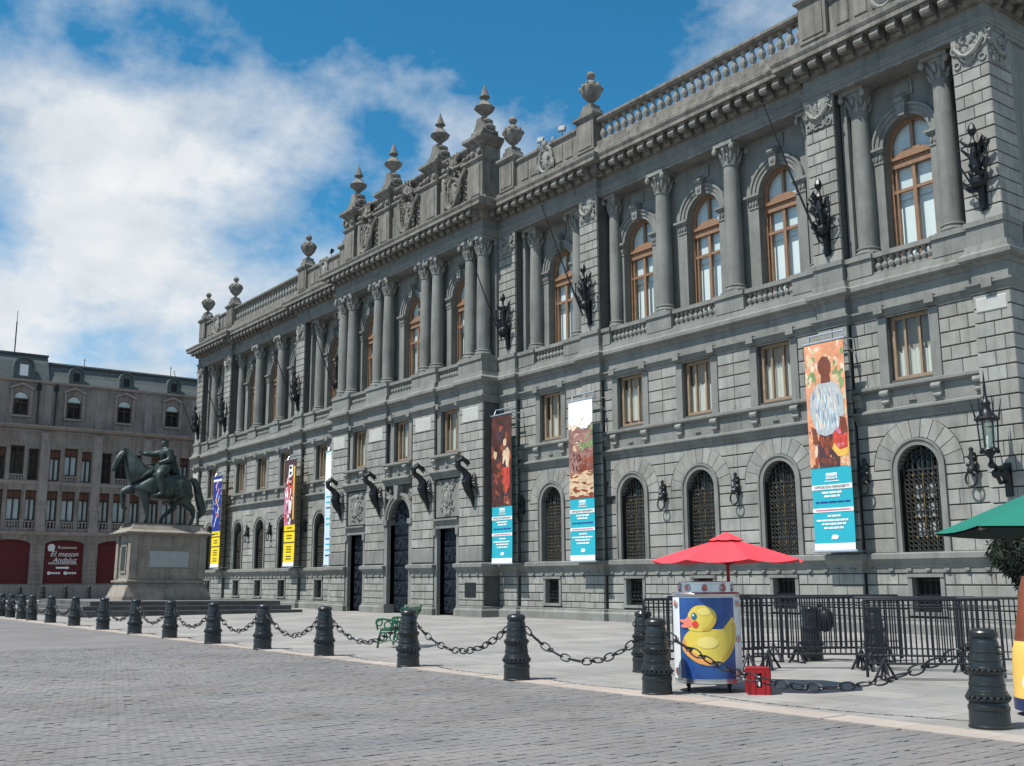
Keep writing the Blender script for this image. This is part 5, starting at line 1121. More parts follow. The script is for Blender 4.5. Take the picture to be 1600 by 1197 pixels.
im = chain([(-.45, 0, 2.06, .85), (.2, 0, 2.06, .85)], ip); ic_ = chain([(.85, 0, 2.13, .87)], im); ich = chain([(1.28, 0, 2.32, .74)], ic_)
chain([(1.54, 0, 2.75, .6), (1.78, 0, 3.2, .44), (2.0, 0, 3.56, .27), (2.22, 0, 3.68, .21), (2.42, 0, 3.42, .23), (2.58, 0, 3.06, .17), (2.68, 0, 2.78, .15), (2.68, 0, 2.62, .12)], ich)
chain([(-1.3, 0, 2.2, .6)], ip)
for s_, pts in ((.34, [(1.15, .36, 1.75, .36), (1.05, .36, 1.25, .22), (.98, .36, .8, .15), (.9, .34, .35, .085), (.93, .34, .2, .1), (1.05, .34, .07, .11)]),
                (-.34, [(1.5, -.36, 1.82, .36), (1.85, -.36, 1.74, .24), (2.06, -.36, 1.66, .17), (2.02, -.36, 1.25, .11), (1.97, -.36, .92, .1), (1.9, -.36, .82, .12), (1.78, -.36, .72, .13)])): chain(pts, ic_)
for s_, pts in ((.36, [(-1.1, .38, 1.6, .5), (-.98, .38, 1.2, .31), (-1.45, .38, .85, .18), (-1.5, .36, .45, .095), (-1.42, .36, .2, .105), (-1.3, .36, .07, .115)]),
                (-.36, [(-.85, -.38, 1.6, .48), (-.55, -.38, 1.2, .3), (-.72, -.38, .95, .18), (-.25, -.36, .6, .1), (-.1, -.36, .42, .09), (.0, -.36, .12, .11)])): chain(pts, ip)
hb = skin('horse', V, E, Rd, 'dark_bronze', horse)
for s_ in (-1, 1): MB().tube([fz(2.2, s_*.12, 3.68), fz(2.26, s_*.15, 3.85), fz(2.24, s_*.15, 4.0)], [.09, .07, .015], 6).build('ear', 'dark_bronze', horse)
m = MB()
for i in range(11):
    t = i/10; f = 2.12-.95*t; z = 3.78-1.0*t-.05*math.sin(t*PI); m.tube([fz(f, 0, z), fz(f-.12, .07*(1 if i % 2 else -1), z+.03), fz(f-.22, .2*(1 if i % 2 else -1), z-.2)], [.11, .1, .03], 6)
m.build('mane', 'dark_bronze', horse)
m = MB().tube([fz(-1.3, 0, 2.5), fz(-1.58, 0, 2.42), fz(-1.74, 0, 2.1), fz(-1.84, 0, 1.7), fz(-1.98, .02, 1.2), fz(-2.1, .03, .8), fz(-1.95, .03, .45)], [.14, .17, .2, .22, .24, .22, .05], 9); m.build('tail', 'dark_bronze', horse)
# saddle cloth and harness
m = MB(); U, Z_ = 9, 7
vs_ = []
for i in range(U):
    a = -1.45+2.9*i/(U-1)
    for j in range(Z_): f = -.62+1.35*j/(Z_-1); rr = .8+.02*math.sin(j*2); vs_.append(fz(f, rr*math.sin(a)*1.0, 2.05+rr*math.cos(a)*.95-.12*max(0, abs(a)-1.2)))
m.add(vs_, [(i*Z_+j, i*Z_+j+1, (i+1)*Z_+j+1, (i+1)*Z_+j) for i in range(U-1) for j in range(Z_-1)], True); m.build('saddle_cloth', 'dark_bronze', horse)
m = MB().tube([fz(2.5, .12, 2.95), fz(1.9, .3, 3.05), fz(1.2, .42, 3.05), fz(.6, .3, 3.2)], .022, 5).tube([fz(2.5, -.12, 2.95), fz(1.9, -.3, 3.05), fz(1.2, -.42, 3.05), fz(.6, -.3, 3.2)], .022, 5)
pr_ = [(f, s_, z) for f, s_, z in [(1.05, .62, 2.75), (1.4, .56, 2.35), (1.7, .2, 2.15), (1.75, 0, 2.12), (1.7, -.2, 2.15), (1.4, -.56, 2.35), (1.05, -.62, 2.75)]]; m.tube([fz(*p) for p in pr_], .05, 6)
for k in range(7): m.ball(fz(.95+.06*k, .62-.01*k, 2.7-.04*k), .09, .09, .12)
m.tube([fz(2.3, .2, 3.62), fz(2.45, .22, 3.3), fz(2.6, .16, 2.86), fz(2.66, 0, 2.84), fz(2.6, -.16, 2.86), fz(2.45, -.22, 3.3), fz(2.3, -.2, 3.62)], .025, 5); m.tube([fz(2.44, .2, 3.5), fz(2.56, 0, 3.56), fz(2.44, -.2, 3.5)], .022, 5)
for s_ in (-1, 1):
    for k in range(6): m.tube([fz(.7-.25*k, s_*.74, 1.82), fz(.7-.25*k, s_*.73, 1.68)], [.05, .02], 5)
m.build('harness', 'dark_bronze', horse, 'stuff')
V, E, Rd = [], [], []
ip = chain([(-.05, 0, 2.98, .42)]); it = chain([(0, 0, 3.3, .36), (.05, 0, 3.62, .42)], ip); ish = chain([(.05, 0, 3.85, .36)], it)
chain([(.08, 0, 4.05, .15), (.12, 0, 4.22, .22), (.14, 0, 4.38, .23), (.12, 0, 4.5, .13)], ish)
chain([(.1, -.36, 3.82, .22), (.55, -.48, 3.72, .18), (.92, -.5, 3.72, .13), (1.06, -.5, 3.72, .11)], ish)
chain([(.02, .38, 3.8, .24), (-.08, .52, 3.42, .19), (.4, .45, 3.2, .14), (.55, .38, 3.2, .11)], ish)
for s_ in (1, -1): chain([(.18, s_*.42, 2.88, .34), (.56, s_*.78, 2.62, .28), (.6, s_*.84, 2.45, .23), (.45, s_*.86, 1.95, .18), (.42, s_*.86, 1.6, .12), (.62, s_*.84, 1.5, .08), (.78, s_*.85, 1.5, .05)], ip)
skin('rider', V, E, Rd, 'dark_bronze', horse)
m = MB()
for k in range(12):
    a = 2*PI*k/12; m.tube([fz(.12+.15*math.cos(a), .15*math.sin(a), 4.42), fz(.13+.2*math.cos(a+.15), .2*math.sin(a+.15), 4.52)], [.05, .02], 5)
m.build('laurel_wreath', 'dark_bronze', horse)
m = MB()
U, Z_ = 8, 8; vs_ = []
for i in range(U):
    a = -1.25+2.5*i/(U-1)
    for j in range(Z_): t = j/(Z_-1); vs_.append(fz(-(.22+.36*t+.12*t*t)*math.cos(a)-.04*math.cos(i*2.3)*t, (.42+.2*t)*math.sin(a), 3.88-1.15*t))
m.add(vs_, [(i*Z_+j, i*Z_+j+1, (i+1)*Z_+j+1, (i+1)*Z_+j) for i in range(U-1) for j in range(Z_-1)], True); m.build('cape', 'dark_bronze', horse)
m = MB()
for k in range(7): a = -1.1+2.2*k/6; m.tube([fz(-.2*math.cos(a), .4*math.sin(a), 3.92), fz(-.42*math.cos(a), .5*math.sin(a), 3.4), fz(-.7*math.cos(a), .6*math.sin(a), 2.75)], [.06, .07, .05], 5)
for k in range(5): m.tube([fz(.3-.05*k, .36+.06*k, 3.15-.02*k), fz(.5-.1*k, .62+.03*k, 2.7-.05*k)], [.05, .035], 5)
m.build('drapery_folds', 'dark_bronze', horse, 'stuff')
m = MB().tube([fz(1.06, -.5, 3.64), fz(1.3, -.5, 3.84)], .05, 7)
for k in range(5): m.tube([fz(1.04, -.56+.03*k, 3.72), fz(1.15, -.57+.035*k, 3.7), fz(1.18, -.56+.03*k, 3.66)], .022, 5)
m.build('scroll', 'dark_bronze', horse)
slab(MB(), .85, 1.95, 0, .06).build('statue_plinth', 'dark_bronze', horse)

# ------------------------------------------------------------------ bollards and chains
mat('bollard_paint', (.009, .012, .015), .36, .3, 3., spec=.5, coat=.1, bump=.25, bscale=14, mottle=.0, col2=(.02, .024, .026))
bprof = [(.222, 0), (.222, .03), (.212, .04), (.208, .2), (.216, .21), (.216, .25), (.204, .26), (.2, .29), (.224, .31), (.224, .33), (.2, .345), (.22, .36), (.22, .385), (.205, .395), (.205, .415), (.192, .425), (.188, .47), (.192, .475), (.192, .5), (.184, .505), (.178, .595), (.192, .605), (.196, .64), (.18, .65), (.196, .66), (.196, .68), (.172, .69), (.165, .74), (.168, .745), (.168, .765), (.162, .77), (.158, .84), (.161, .845), (.161, .86), (.155, .865), (.15, .95), (.145, .97), (.136, .99), (.136, 1.01), (.15, 1.02), (.153, 1.04), (.15, 1.06), (.152, 1.07), (.14, 1.09), (.1, 1.108), (.05, 1.118), (0, 1.12)]
bpost = MB().lathe(bprof, seg=20).mesh('post', 'bollard_paint')
bpost.transform(Matrix.Scale(.94, 4, (0, 0, 1)))
bb = MB()
for k in range(20): a = 2*PI*k/20; bb.ball((.214*math.cos(a), .214*math.sin(a), .324), .026, .026, .022, 6, 4); bb.ball((.19*math.cos(a), .19*math.sin(a), .612), .022, .022, .018, 6, 4)
bead = bb.mesh('bead_row', 'bollard_paint')
eyem = MB().ring((.165, 0, .82), .04, .012, 10, 5, 'y').mesh('chain_eye', 'bollard_paint')
def bollard(x, y, label, z=0., rz=0., detail=True, group='black bollards along the kerb'):
    e = inst('bollard', bpost, None, (x, y, z-.005), (random.gauss(0, .008), random.gauss(0, .008), rz+random.uniform(-.15, .15))); tag(e, label, 'bollard', group)
    if detail: inst('bead_row', bead, e)['kind'] = 'stuff'; inst('chain_eye', eyem, e); inst('chain_eye', eyem, e, rot=(0, 0, PI))
    return e
ROW = [(38.6, -16.33), (33.91, -16.72), (30.95, -16.96), (27.52, -16.92), (23.95, -16.85), (20.97, -16.95), (17.98, -17.0), (14.51, -16.92), (11.38, -16.92), (7.8, -16.85), (3.9, -16.75), (.32, -16.7), (-2.97, -16.65), (-5.0, -16.6), (-7.6, -16.5), (-9.6, -16.5), (-11.8, -16.5)]
RL = ['nearest bollard, large black one at the lower right', 'black bollard standing left of the duck cart, in front of another bollard', 'black bollard in the middle, with a long chain on both sides', 'black bollard standing in front of the green bench', 'black bollard below the left side door, left of the green bench', 'black bollard to the right of the end of the dark steps', 'black bollard in front of the right end of the dark steps', 'black bollard just right of the pedestal of the horse', 'black bollard in front of the right part of the stone pedestal', 'black bollard in front of the left edge of the stone pedestal', 'black bollard left of the stone pedestal, before the steps', 'black bollard before the left end of the dark steps', 'fifth bollard from the left edge of the picture', 'fourth bollard from the left edge of the picture', 'third bollard from the left edge of the picture', 'second bollard from the left edge of the picture', 'leftmost black bollard at the edge of the picture']
for (x, y), l in zip(ROW, RL): bollard(x, y, l)
bollard(31.2, -14.36, 'black bollard directly behind the one beside the duck cart', rz=1.2)
bollard(31.35, -9.95, 'black bollard behind the barriers with a dark bag hung on it', rz=1.)
bollard(32.35, -9.3, 'black bollard behind the barriers, right of the one with the bag', rz=1.)
farw = MB().box(-45, -36.5, -30, 30, -.02, .2); structure(farw.build('far_pavement', 'plaza_paving'))
for i, y in enumerate((-9.6, -8.04, -6.49, -4.84, -3.2)): bollard(-38, y, 'tiny far bollard in front of the red shop panels, %s of five' % ('leftmost', 'second from left', 'middle', 'fourth from left', 'rightmost')[i], .2, 0, False, 'far bollards before the red panels')
bagm = MB().ball((0, 0, 0), .2, .16, .24, 10, 7).tube([(0, 0, .2), (-.1, .0, .32), (-.2, 0, .2)], .025, 5); bo = bagm.build('bag', 'black_iron'); bo.location = (31.58, -9.8, .78); tag(bo, 'black bag hanging on a bollard behind the barriers', 'bag')
mat('chain_iron', (.02, .022, .027), .42, .3, 8., metal=.4, spec=.5)
link = MB(); P = []
for k in range(12):
    a = 2*PI*k/12; P.append((.105*math.copysign(abs(math.cos(a))**.8, math.cos(a)), 0, .052*math.sin(a)))
lk = MB().tube(P, .0115, 6, closed=True).mesh('chain_link', 'chain_iron'); lk_s = MB().ring((0, 0, 0), .042, .012, 10, 5).mesh('chain_link', 'chain_iron')
def chain_between(a, b, label, sag=.48, za=.84, zb=.84, parts=True, ra=.19, rb=.19):
    A, B = Vector((*a, za)), Vector((*b, zb)); d = (B-A); d2 = Vector((d.x, d.y, 0)).normalized(); A += d2*ra; B -= d2*rb; L = (B-A).length
    N_ = 60; pts = [A.lerp(B, t/N_) - Vector((0, 0, sag*4*(t/N_)*(1-t/N_))) for t in range(N_+1)]
    cum = [0]
    for i in range(N_): cum.append(cum[-1]+(pts[i+1]-pts[i]).length)
    e = empty('chain', A); tag(e, label, 'chain', 'chains hung between the bollards')
    mb = MB(); s_ = .02; k = 0
    while s_ < cum[-1]-.02:
        big = k % 2 == 0; ln = .172 if big else .062; c_ = s_+ln/2
        i = max(0, min(N_-1, next((j for j in range(N_) if cum[j+1] >= c_), N_-1))); t = (c_-cum[i])/max(1e-6, cum[i+1]-cum[i]); p = pts[i].lerp(pts[i+1], t); tg = (pts[i+1]-pts[i]).normalized()
        q = tg.to_track_quat('X', 'Z').to_matrix().to_4x4() @ Matrix.Rotation(random.uniform(-.5, .5) + (PI/2 if not big else (PI*.28 if (k//2) % 2 else -.1)), 4, 'X')
        M_ = Matrix.Translation(p-A) @ q
        if parts:
            o = inst('chain_link', lk if big else lk_s, e); o.matrix_local = M_
        else:
            src = lk if big else lk_s; st = len(mb.v); mb.v += [tuple(M_ @ v.co) for v in src.vertices]; mb.f += [tuple(j+st for j in f.vertices) for f in src.polygons]; mb.s += [True]*len(src.polygons)
        s_ += ln; k += 1
    if not parts: mb.build('chain_links', 'chain_iron', e, 'stuff')
CLAB = ['chain swinging low past the duck cart to the nearest bollard', 'chain between the middle bollard and the bollard left of the duck cart', 'chain from the bench bollard to the middle bollard', 'chain hanging just left of the green bench', 'chain left of the bollard that stands below the left side door', 'chain in front of the right end of the dark steps', 'chain just right of the stone pedestal']
for i in range(len(ROW)-1):
    lab = CLAB[i] if i < len(CLAB) else 'small far chain, %s from the left edge' % ['', 'first', 'second', 'third', 'fourth', 'fifth', 'sixth', 'seventh', 'eighth', 'ninth', 'tenth'][len(ROW)-1-i]
    chain_between(ROW[i+1], ROW[i], lab, .58 if i == 0 else .47, parts=i < 6)

# ------------------------------------------------------------------ helper to place things by a bearing and a distance on the plaza
def spot(px, depth, y=0):
    a = (px-800)/1653*.983; return (CAM.x+_head.x*depth+_right.x*a*depth, CAM.y+_head.y*depth+_right.y*a*depth)

# ------------------------------------------------------------------ duck cart with red umbrella
mat('brushed_steel', (.62, .64, .66), .28, .08, 4., metal=.9); mat('cart_white', (.72, .74, .74), .35, .05, 2., coat=.3); mat('cart_blue', (.018, .06, .26), .35, .25, 2.2, coat=.4, col2=(.03, .12, .36)); mat('duck_yellow', (.72, .56, .09), .4, .08, 3., coat=.3); mat('duck_orange', (.75, .33, .1), .4, .12, 3., coat=.3); mat('duck_pink', (.8, .24, .17), .4, .1, 4., coat=.3); mat('duck_red', (.7, .06, .04), .4, .1, 4., coat=.3); mat('duck_eye', (.02, .14, .22), .3, .1, 4., coat=.3); mat('reflector_orange', (.6, .16, .1), .3, .2, 8., coat=.5); mat('red_canvas', (.75, .055, .075), .75, .06, 2.); mat('red_paint', (.34, .015, .02), .45, .12, 3.); mat('tyre_black', (.015, .015, .015), .8, .2, 5.)
CX, CYY = 34.02, -15.78; FACE = math.radians(43)
cart = empty('duck_cart', (CX, CYY, 0), FACE); cart.scale = (1.07, 1.07, 1.03); tag(cart, 'round steel vending cart with a yellow duck picture on blue', 'cart')
RC = .455
m = MB().lathe([(RC-.02, .12), (RC, .13), (RC, .165), (RC-.008, .17), (RC-.008, 1.3), (RC+.004, 1.305), (RC+.012, 1.335), (RC-.01, 1.36), (.36, 1.365), (.36, 1.47), (.372, 1.475), (.372, 1.5), (.34, 1.505), (.1, 1.515), (0, 1.515)], seg=40); m.build('cart_body', 'brushed_steel', cart)
def curved(poly_az, r, name, m_, nz=10, na=24, parent=None):     # rectangle on the drum: az range (deg, 0 = front), z range
    a0, a1, z0, z1 = poly_az; mb = MB(); V_ = []
    for j in range(2):
        for i in range(na+1):
            a = math.radians(a0+(a1-a0)*i/na)-PI/2; V_.append((r*math.cos(a), r*math.sin(a), z0 if j == 0 else z1))
    mb.add(V_, [(i, i+1, na+2+i, na+1+i) for i in range(na)], True); return mb.build(name, m_, parent or cart)
for s_ in (-1, 1): curved((s_*84-32, s_*84+32, .18, 1.29), RC+.001, 'side_panel', 'cart_white')
duckp = curved((-50, 51, .19, 1.285), RC+.004, 'picture_panel', 'cart_blue')
def decal(poly, r, m_, parent=duckp, name='picture'):              # outline in (width, z) wrapped on the drum
    mb = MB(); cx = sum(p[0] for p in poly)/len(poly); cz = sum(p[1] for p in poly)/len(poly); n = len(poly); V_ = []
    for s_ in (1, .85, .7, .55, .4, .2): V_ += [(cx+(p[0]-cx)*s_, cz+(p[1]-cz)*s_) for p in poly]
    V_.append((cx, cz)); F = [(k*n+i, k*n+(i+1) % n, (k+1)*n+(i+1) % n, (k+1)*n+i) for k in range(5) for i in range(n)] + [(5*n+i, 5*n+(i+1) % n, 6*n) for i in range(n)]
    mb.add([(r*math.sin(u/RC), -r*math.cos(u/RC), z) for u, z in V_], F, True); mb.build(name, m_, parent)
def smooth_poly(P, n=4):
    out = []
    for i in range(len(P)):
        p0, p1, p2, p3 = P[i-1], P[i], P[(i+1) % len(P)], P[(i+2) % len(P)]
        for k in range(n):
            t = k/n; out.append(tuple(.5*((2*p1[j])+(-p0[j]+p2[j])*t+(2*p0[j]-5*p1[j]+4*p2[j]-p3[j])*t*t+(-p0[j]+3*p1[j]-3*p2[j]+p3[j])*t**3) for j in (0, 1)))
    return out
mat('duck_ochre', (.6, .4, .05), .4, .08, 3., coat=.3); mat('duck_light', (.82, .68, .2), .4, .05, 3., coat=.3)
# drum picture coordinates: u = -.38 .. .4, z .2 .. 1.28
decal(smooth_poly([(-.37, .62), (-.28, .5), (-.12, .4), (.08, .37), (.24, .44), (.37, .6), (.42, .78), (.41, .95), (.36, 1.02), (.31, .94), (.24, .87), (.12, .86), (-.05, .88), (-.2, .86), (-.32, .76)]), RC+.009, 'duck_yellow')
oc = [(-.34, .73), (-.37, .62), (-.28, .5), (-.12, .4), (.08, .37), (.2, .42)]; oi_ = [(-.33, .74), (-.29, .65), (-.2, .56), (-.08, .48), (.08, .43), (.2, .425)]
def dens(P, n=6): return [(P[i][0]+(P[i+1][0]-P[i][0])*k/n, P[i][1]+(P[i+1][1]-P[i][1])*k/n) for i in range(len(P)-1) for k in range(n)]+[P[-1]]
def strip_decal(A, B, r, m_):
    A, B = dens(A), dens(B); n = len(A); L = 4; mb = MB(); mb.add([(r*math.sin((a[0]+(b[0]-a[0])*k/L)/RC), -r*math.cos((a[0]+(b[0]-a[0])*k/L)/RC), a[1]+(b[1]-a[1])*k/L) for k in range(L+1) for a, b in zip(A, B)], [(k*n+i, k*n+i+1, (k+1)*n+i+1, (k+1)*n+i) for k in range(L) for i in range(n-1)], True); mb.build('picture', m_, duckp)
strip_decal(oc, oi_, RC+.012, 'duck_orange')
decal(smooth_poly([(-.25, .86), (-.26, .98), (-.24, 1.08), (-.15, 1.17), (-.02, 1.18), (.09, 1.12), (.13, 1.02), (.1, .92), (.03, .85), (-.12, .83)]), RC+.0125, 'duck_yellow')
decal(smooth_poly([(-.24, 1.03), (-.31, .99), (-.4, .985), (-.36, .95), (-.3, .93), (-.37, .905), (-.34, .88), (-.24, .88), (-.19, .92), (-.2, .99)]), RC+.0155, 'duck_pink')
strip_decal([(.43, .8), (.42, .7), (.37, .6), (.3, .5), (.2, .42)], [(.36, .8), (.355, .7), (.31, .61), (.24, .53), (.18, .46)], RC+.0118, 'duck_ochre'); strip_decal([(.41, .95), (.43, .88), (.43, .8)], [(.34, .93), (.36, .87), (.36, .8)], RC+.0118, 'duck_ochre'); strip_decal([(.13, 1.02), (.1, .92), (.03, .85), (-.06, .835)], [(.08, 1.02), (.05, .94), (.0, .89), (-.06, .87)], RC+.0145, 'duck_ochre'); decal(ellipse(-.03, 1.1, .09, .05, 16), RC+.0145, 'duck_light'); decal(ellipse(.0, .68, .14, .08, 18), RC+.0125, 'duck_light'); decal(ellipse(-.15, .925, .045, .05, 14), RC+.0165, 'duck_red'); decal(ellipse(-.165, 1.035, .04, .05, 14), RC+.0165, 'duck_eye'); decal(ellipse(-.175, 1.05, .014, .018, 10), RC+.019, 'cart_white'); decal(smooth_poly([(-.22, .72), (-.12, .76), (-.02, .82), (-.12, .86), (-.22, .84)]), RC+.012, 'duck_orange') if False else None
refl = MB().lathe([(.042, 0), (.04, .012), (.03, .018), (0, .02)], seg=14); refl.xf(Matrix.Rotation(PI/2, 4, 'X')); reflm = refl.mesh('lamp', 'reflector_orange'); rim_ = MB().lathe([(.036, 0), (.05, .0), (.05, .01), (.04, .014)], seg=14, caps=False); rim_.xf(Matrix.Rotation(PI/2, 4, 'X')); rimm = rim_.mesh('lamp_rim', 'brushed_steel')
def lampat(az, z, r):
    a = math.radians(az); o = inst('lamp', reflm, cart, (r*math.sin(a), -r*math.cos(a), z), (0, 0, a)); inst('lamp_rim', rimm, o)
for az in (-62, 62): 
    for z in (1.2, .72, .28): lampat(az, z, RC+.003)
for az in (-80, -42, -2, 40, 80): lampat(az, 1.42, .362)
for x, y in ((-.27, -.22), (.27, -.22), (-.27, .24), (.27, .24)): MB().ring((x, y, .06), .04, .022, 12, 6, 'x').box(x-.03, x+.03, y-.03, y+.03, .08, .14).build('castor', 'tyre_black', cart)
ux, uy = CX+.34*math.cos(FACE)-.2*math.sin(FACE), CYY+.34*math.sin(FACE)+.2*math.cos(FACE)
umb = empty('red_umbrella', (ux, uy, 1.4)); umb.rotation_euler = (0, .0, .2); tag(umb, 'red canvas umbrella planted in the duck cart', 'umbrella')
MB().tube([(0, 0, 0), (0, 0, .86)], .026, 8).build('pole', 'red_paint', umb)
def canopy(m, R_, z0, z1, n=8, sub=4, sag=.05, r_in=.0, scal=.0):
    V_ = []; K = 6
    for j in range(K+1):
        t = j/K; r = r_in+(R_-r_in)*t
        for i in range(n*sub):
            u = (i % sub)/sub; a = 2*PI*i/(n*sub); ch = math.cos(PI/n)/math.cos(((u)-.5)*2*PI/n); e_ = 4*u*(1-u)
            V_.append((r*ch/math.cos(PI/n)*math.cos(a), r*ch/math.cos(PI/n)*math.sin(a), z1+(z0-z1)*(t**1.12)-e_*sag*t+scal*e_*(t > .99)))
    q = n*sub; F = [(j*q+i, j*q+(i+1) % q, (j+1)*q+(i+1) % q, (j+1)*q+i) for j in range(K) for i in range(q)]; m.add(V_, F, False); return m
canopy(MB(), 1.06, .46, .76, 8, 6, .045, .12).build('canopy', 'red_canvas', umb)
canopy(MB(), .25, .76, .88, 8, 3, .01).build('vent_cap', 'red_canvas', umb)
m = MB(); n_ = 8
for k in range(n_): a = 2*PI*k/n_; b = 2*PI*(k+1)/n_; m.tube([(.1*math.cos(a)+.98*math.cos(a), .1*math.sin(a)+.98*math.sin(a), .45), (.1*math.cos(a), .1*math.sin(a), .72)], .008, 5); m.tube([(.5*math.cos(a), .5*math.sin(a), .6), (.03*math.cos(a), .03*math.sin(a), .4)], .006, 4)
m.build('ribs', 'red_paint', umb)
cr_ = empty('red_crate', (34.78, -15.6, 0), math.radians(47)); cr_.scale = (.95, .95, .98); tag(cr_, 'red plastic drinks crate beside the duck cart', 'crate')
m = MB(); w_, h_ = .3, .36
for s_ in (-1, 1):
    m.box(-w_/2, w_/2, s_*.15-.012, s_*.15+.012, 0, .1).box(-w_/2, w_/2, s_*.15-.012, s_*.15+.012, h_-.06, h_).box(-w_/2, -.04, s_*.15-.012, s_*.15+.012, .1, h_-.06).box(.04, w_/2, s_*.15-.012, s_*.15+.012, .1, h_-.06)
    m.box(s_*.15-.012, s_*.15+.012, -.138, .138, 0, .1).box(s_*.15-.012, s_*.15+.012, -.138, .138, h_-.06, h_).box(s_*.15-.012, s_*.15+.012, -.138, -.04, .1, h_-.06).box(s_*.15-.012, s_*.15+.012, .04, .138, .1, h_-.06)
for s_ in (-1, 1):
    for u in (-.145, -.07, .07, .145): m.box(u-.008, u+.008, s_*.168-.006, s_*.168+.006, .02, h_-.02).box(s_*.168-.006, s_*.168+.006, u-.008, u+.008, .02, h_-.02)
m.box(-.165, .165, -.165, .165, h_-.001, h_+.015).box(-.165, .165, -.165, .165, -.001, .02); m.box(-.14, .14, -.14, .14, .03, .04).box(-.14, .14, -.14, .14, h_-.1, h_-.09); m.build('crate_shell', 'red_paint', cr_)
MB().box(-.012, .012, -.165, -.16, .12, .26).build('white_mark', 'banner_white', cr_)

# ------------------------------------------------------------------ crowd barriers
mat('barrier_paint', (.007, .008, .014), .5, .3, 4., spec=.5)
barm = MB().tube([(0, 0, .26), (0, 0, 1.24)], .0135, 6).mesh('bar', 'barrier_paint')
fr = MB().tube([(-1.08, 0, .05), (-1.08, 0, 1.23), (-1.06, 0, 1.25), (1.06, 0, 1.25), (1.08, 0, 1.23), (1.08, 0, .05)], .024, 8).tube([(-1.08, 0, .26), (1.08, 0, .26)], .02, 6).tube([(-1.08, 0, 1.12), (1.08, 0, 1.12)], .013, 6).tube([(-1.08, 0, .38), (1.08, 0, .38)], .013, 6).mesh('barrier_frame', 'barrier_paint')
ft = MB().tube([(-.2, -.12, .0), (0, 0, .34), (.2, .12, .0)], .024, 6).tube([(0, -.34, .02), (0, 0, .3), (0, .34, .02)], .024, 6).tube([(0, 0, .02), (0, 0, .3)], .018, 6).tube([(-.03, -.32, .015), (-.03, .32, .015)], .014, 5).mesh('foot', 'barrier_paint')
def barrier(p, q, label):
    c = ((p[0]+q[0])/2, (p[1]+q[1])/2, 0); L = math.hypot(q[0]-p[0], q[1]-p[1]); e = empty('crowd_barrier', c, math.atan2(q[1]-p[1], q[0]-p[0])); e.scale = (L/2.16, 1, 1); tag(e, label, 'barrier', 'black crowd barriers')
    inst('barrier_frame', fr, e)
    for i in range(23): inst('bar', barm, e, (-1.08+2.16*(i+1)/24, 0, 0))
    for s_ in (-.8, .8): inst('foot', ft, e, (s_, 0, 0))
barrier(spot(1003, 18.3), spot(1185, 19.0), 'black steel crowd barrier partly behind the duck cart, leftmost')
barrier(spot(1170, 19.6), spot(1362, 19.4), 'black steel crowd barrier just right of the duck cart')
barrier(spot(1345, 17.3), spot(1556, 17.0), 'black steel crowd barrier nearest the camera, left of the nearest bollard')
barrier(spot(1330, 19.2), spot(1520, 18.6), 'black steel crowd barrier overlapping behind the nearest barrier')
barrier(spot(1490, 18.3), spot(1690, 17.6), 'black steel crowd barrier at the right edge behind the nearest bollard')
barrier(spot(1040, 20.6), spot(1225, 21.4), 'black steel crowd barrier seen behind the leftmost barrier')
barrier(spot(1215, 21.0), spot(1400, 21.2), 'black steel crowd barrier behind the bollard with the bag')

# ------------------------------------------------------------------ green bench
mat('bench_green', (.008, .1, .05), .45, .3, 6., coat=.2)
bn = empty('park_bench', (22.2, -14.0, 0), math.radians(-48)); tag(bn, 'ornate green cast iron bench behind a bollard', 'bench')
def bench_end(x):
    m = MB(); m.tube([(x, -.3, 0), (x, -.28, .2), (x, -.22, .42), (x, .22, .42), (x, .3, .2), (x, .36, 0)], .028, 6); m.tube([(x, -.3, .42), (x, -.34, .6), (x, -.2, .68), (x, .1, .64), (x, .24, .62)], .025, 6); m.tube([(x, .2, .42), (x, .3, .7), (x, .42, .98)], .028, 6)
    m.ring((x, -.27, .6), .08, .02, 10, 5, 'x'); m.ring((x, -.05, .53), .09, .018, 10, 5, 'x'); m.ring((x, .12, .52), .08, .018, 10, 5, 'x'); m.ring((x, -.16, .26), .1, .02, 10, 5, 'x'); m.ring((x, .1, .26), .1, .02, 10, 5, 'x'); m.ring((x, .33, .86), .07, .018, 10, 5, 'x'); m.tube([(x, -.3, .1), (x, 0, .2), (x, .33, .1)], .02, 5)
    m.build('bench_end', 'bench_green', bn)
bench_end(-.62); bench_end(.62)
for k in range(6): MB().box(-.62, .62, -.25+.085*k, -.25+.085*k+.06, .43, .455).build('seat_slat', 'bench_green', bn)
for k in range(4):
    m = MB().box(-.6, .6, -.012, .012, 0, .07); m.xf(Matrix.Translation((0, .25+.045*k, .55+.11*k)) @ Matrix.Rotation(-.38, 4, 'X')); m.build('back_slat', 'bench_green', bn)
m = MB()
for k in range(9): m.ring((-.52+.13*k, .36, .84), .06, .014, 8, 4)
m.build('back_scrolls', 'bench_green', bn)

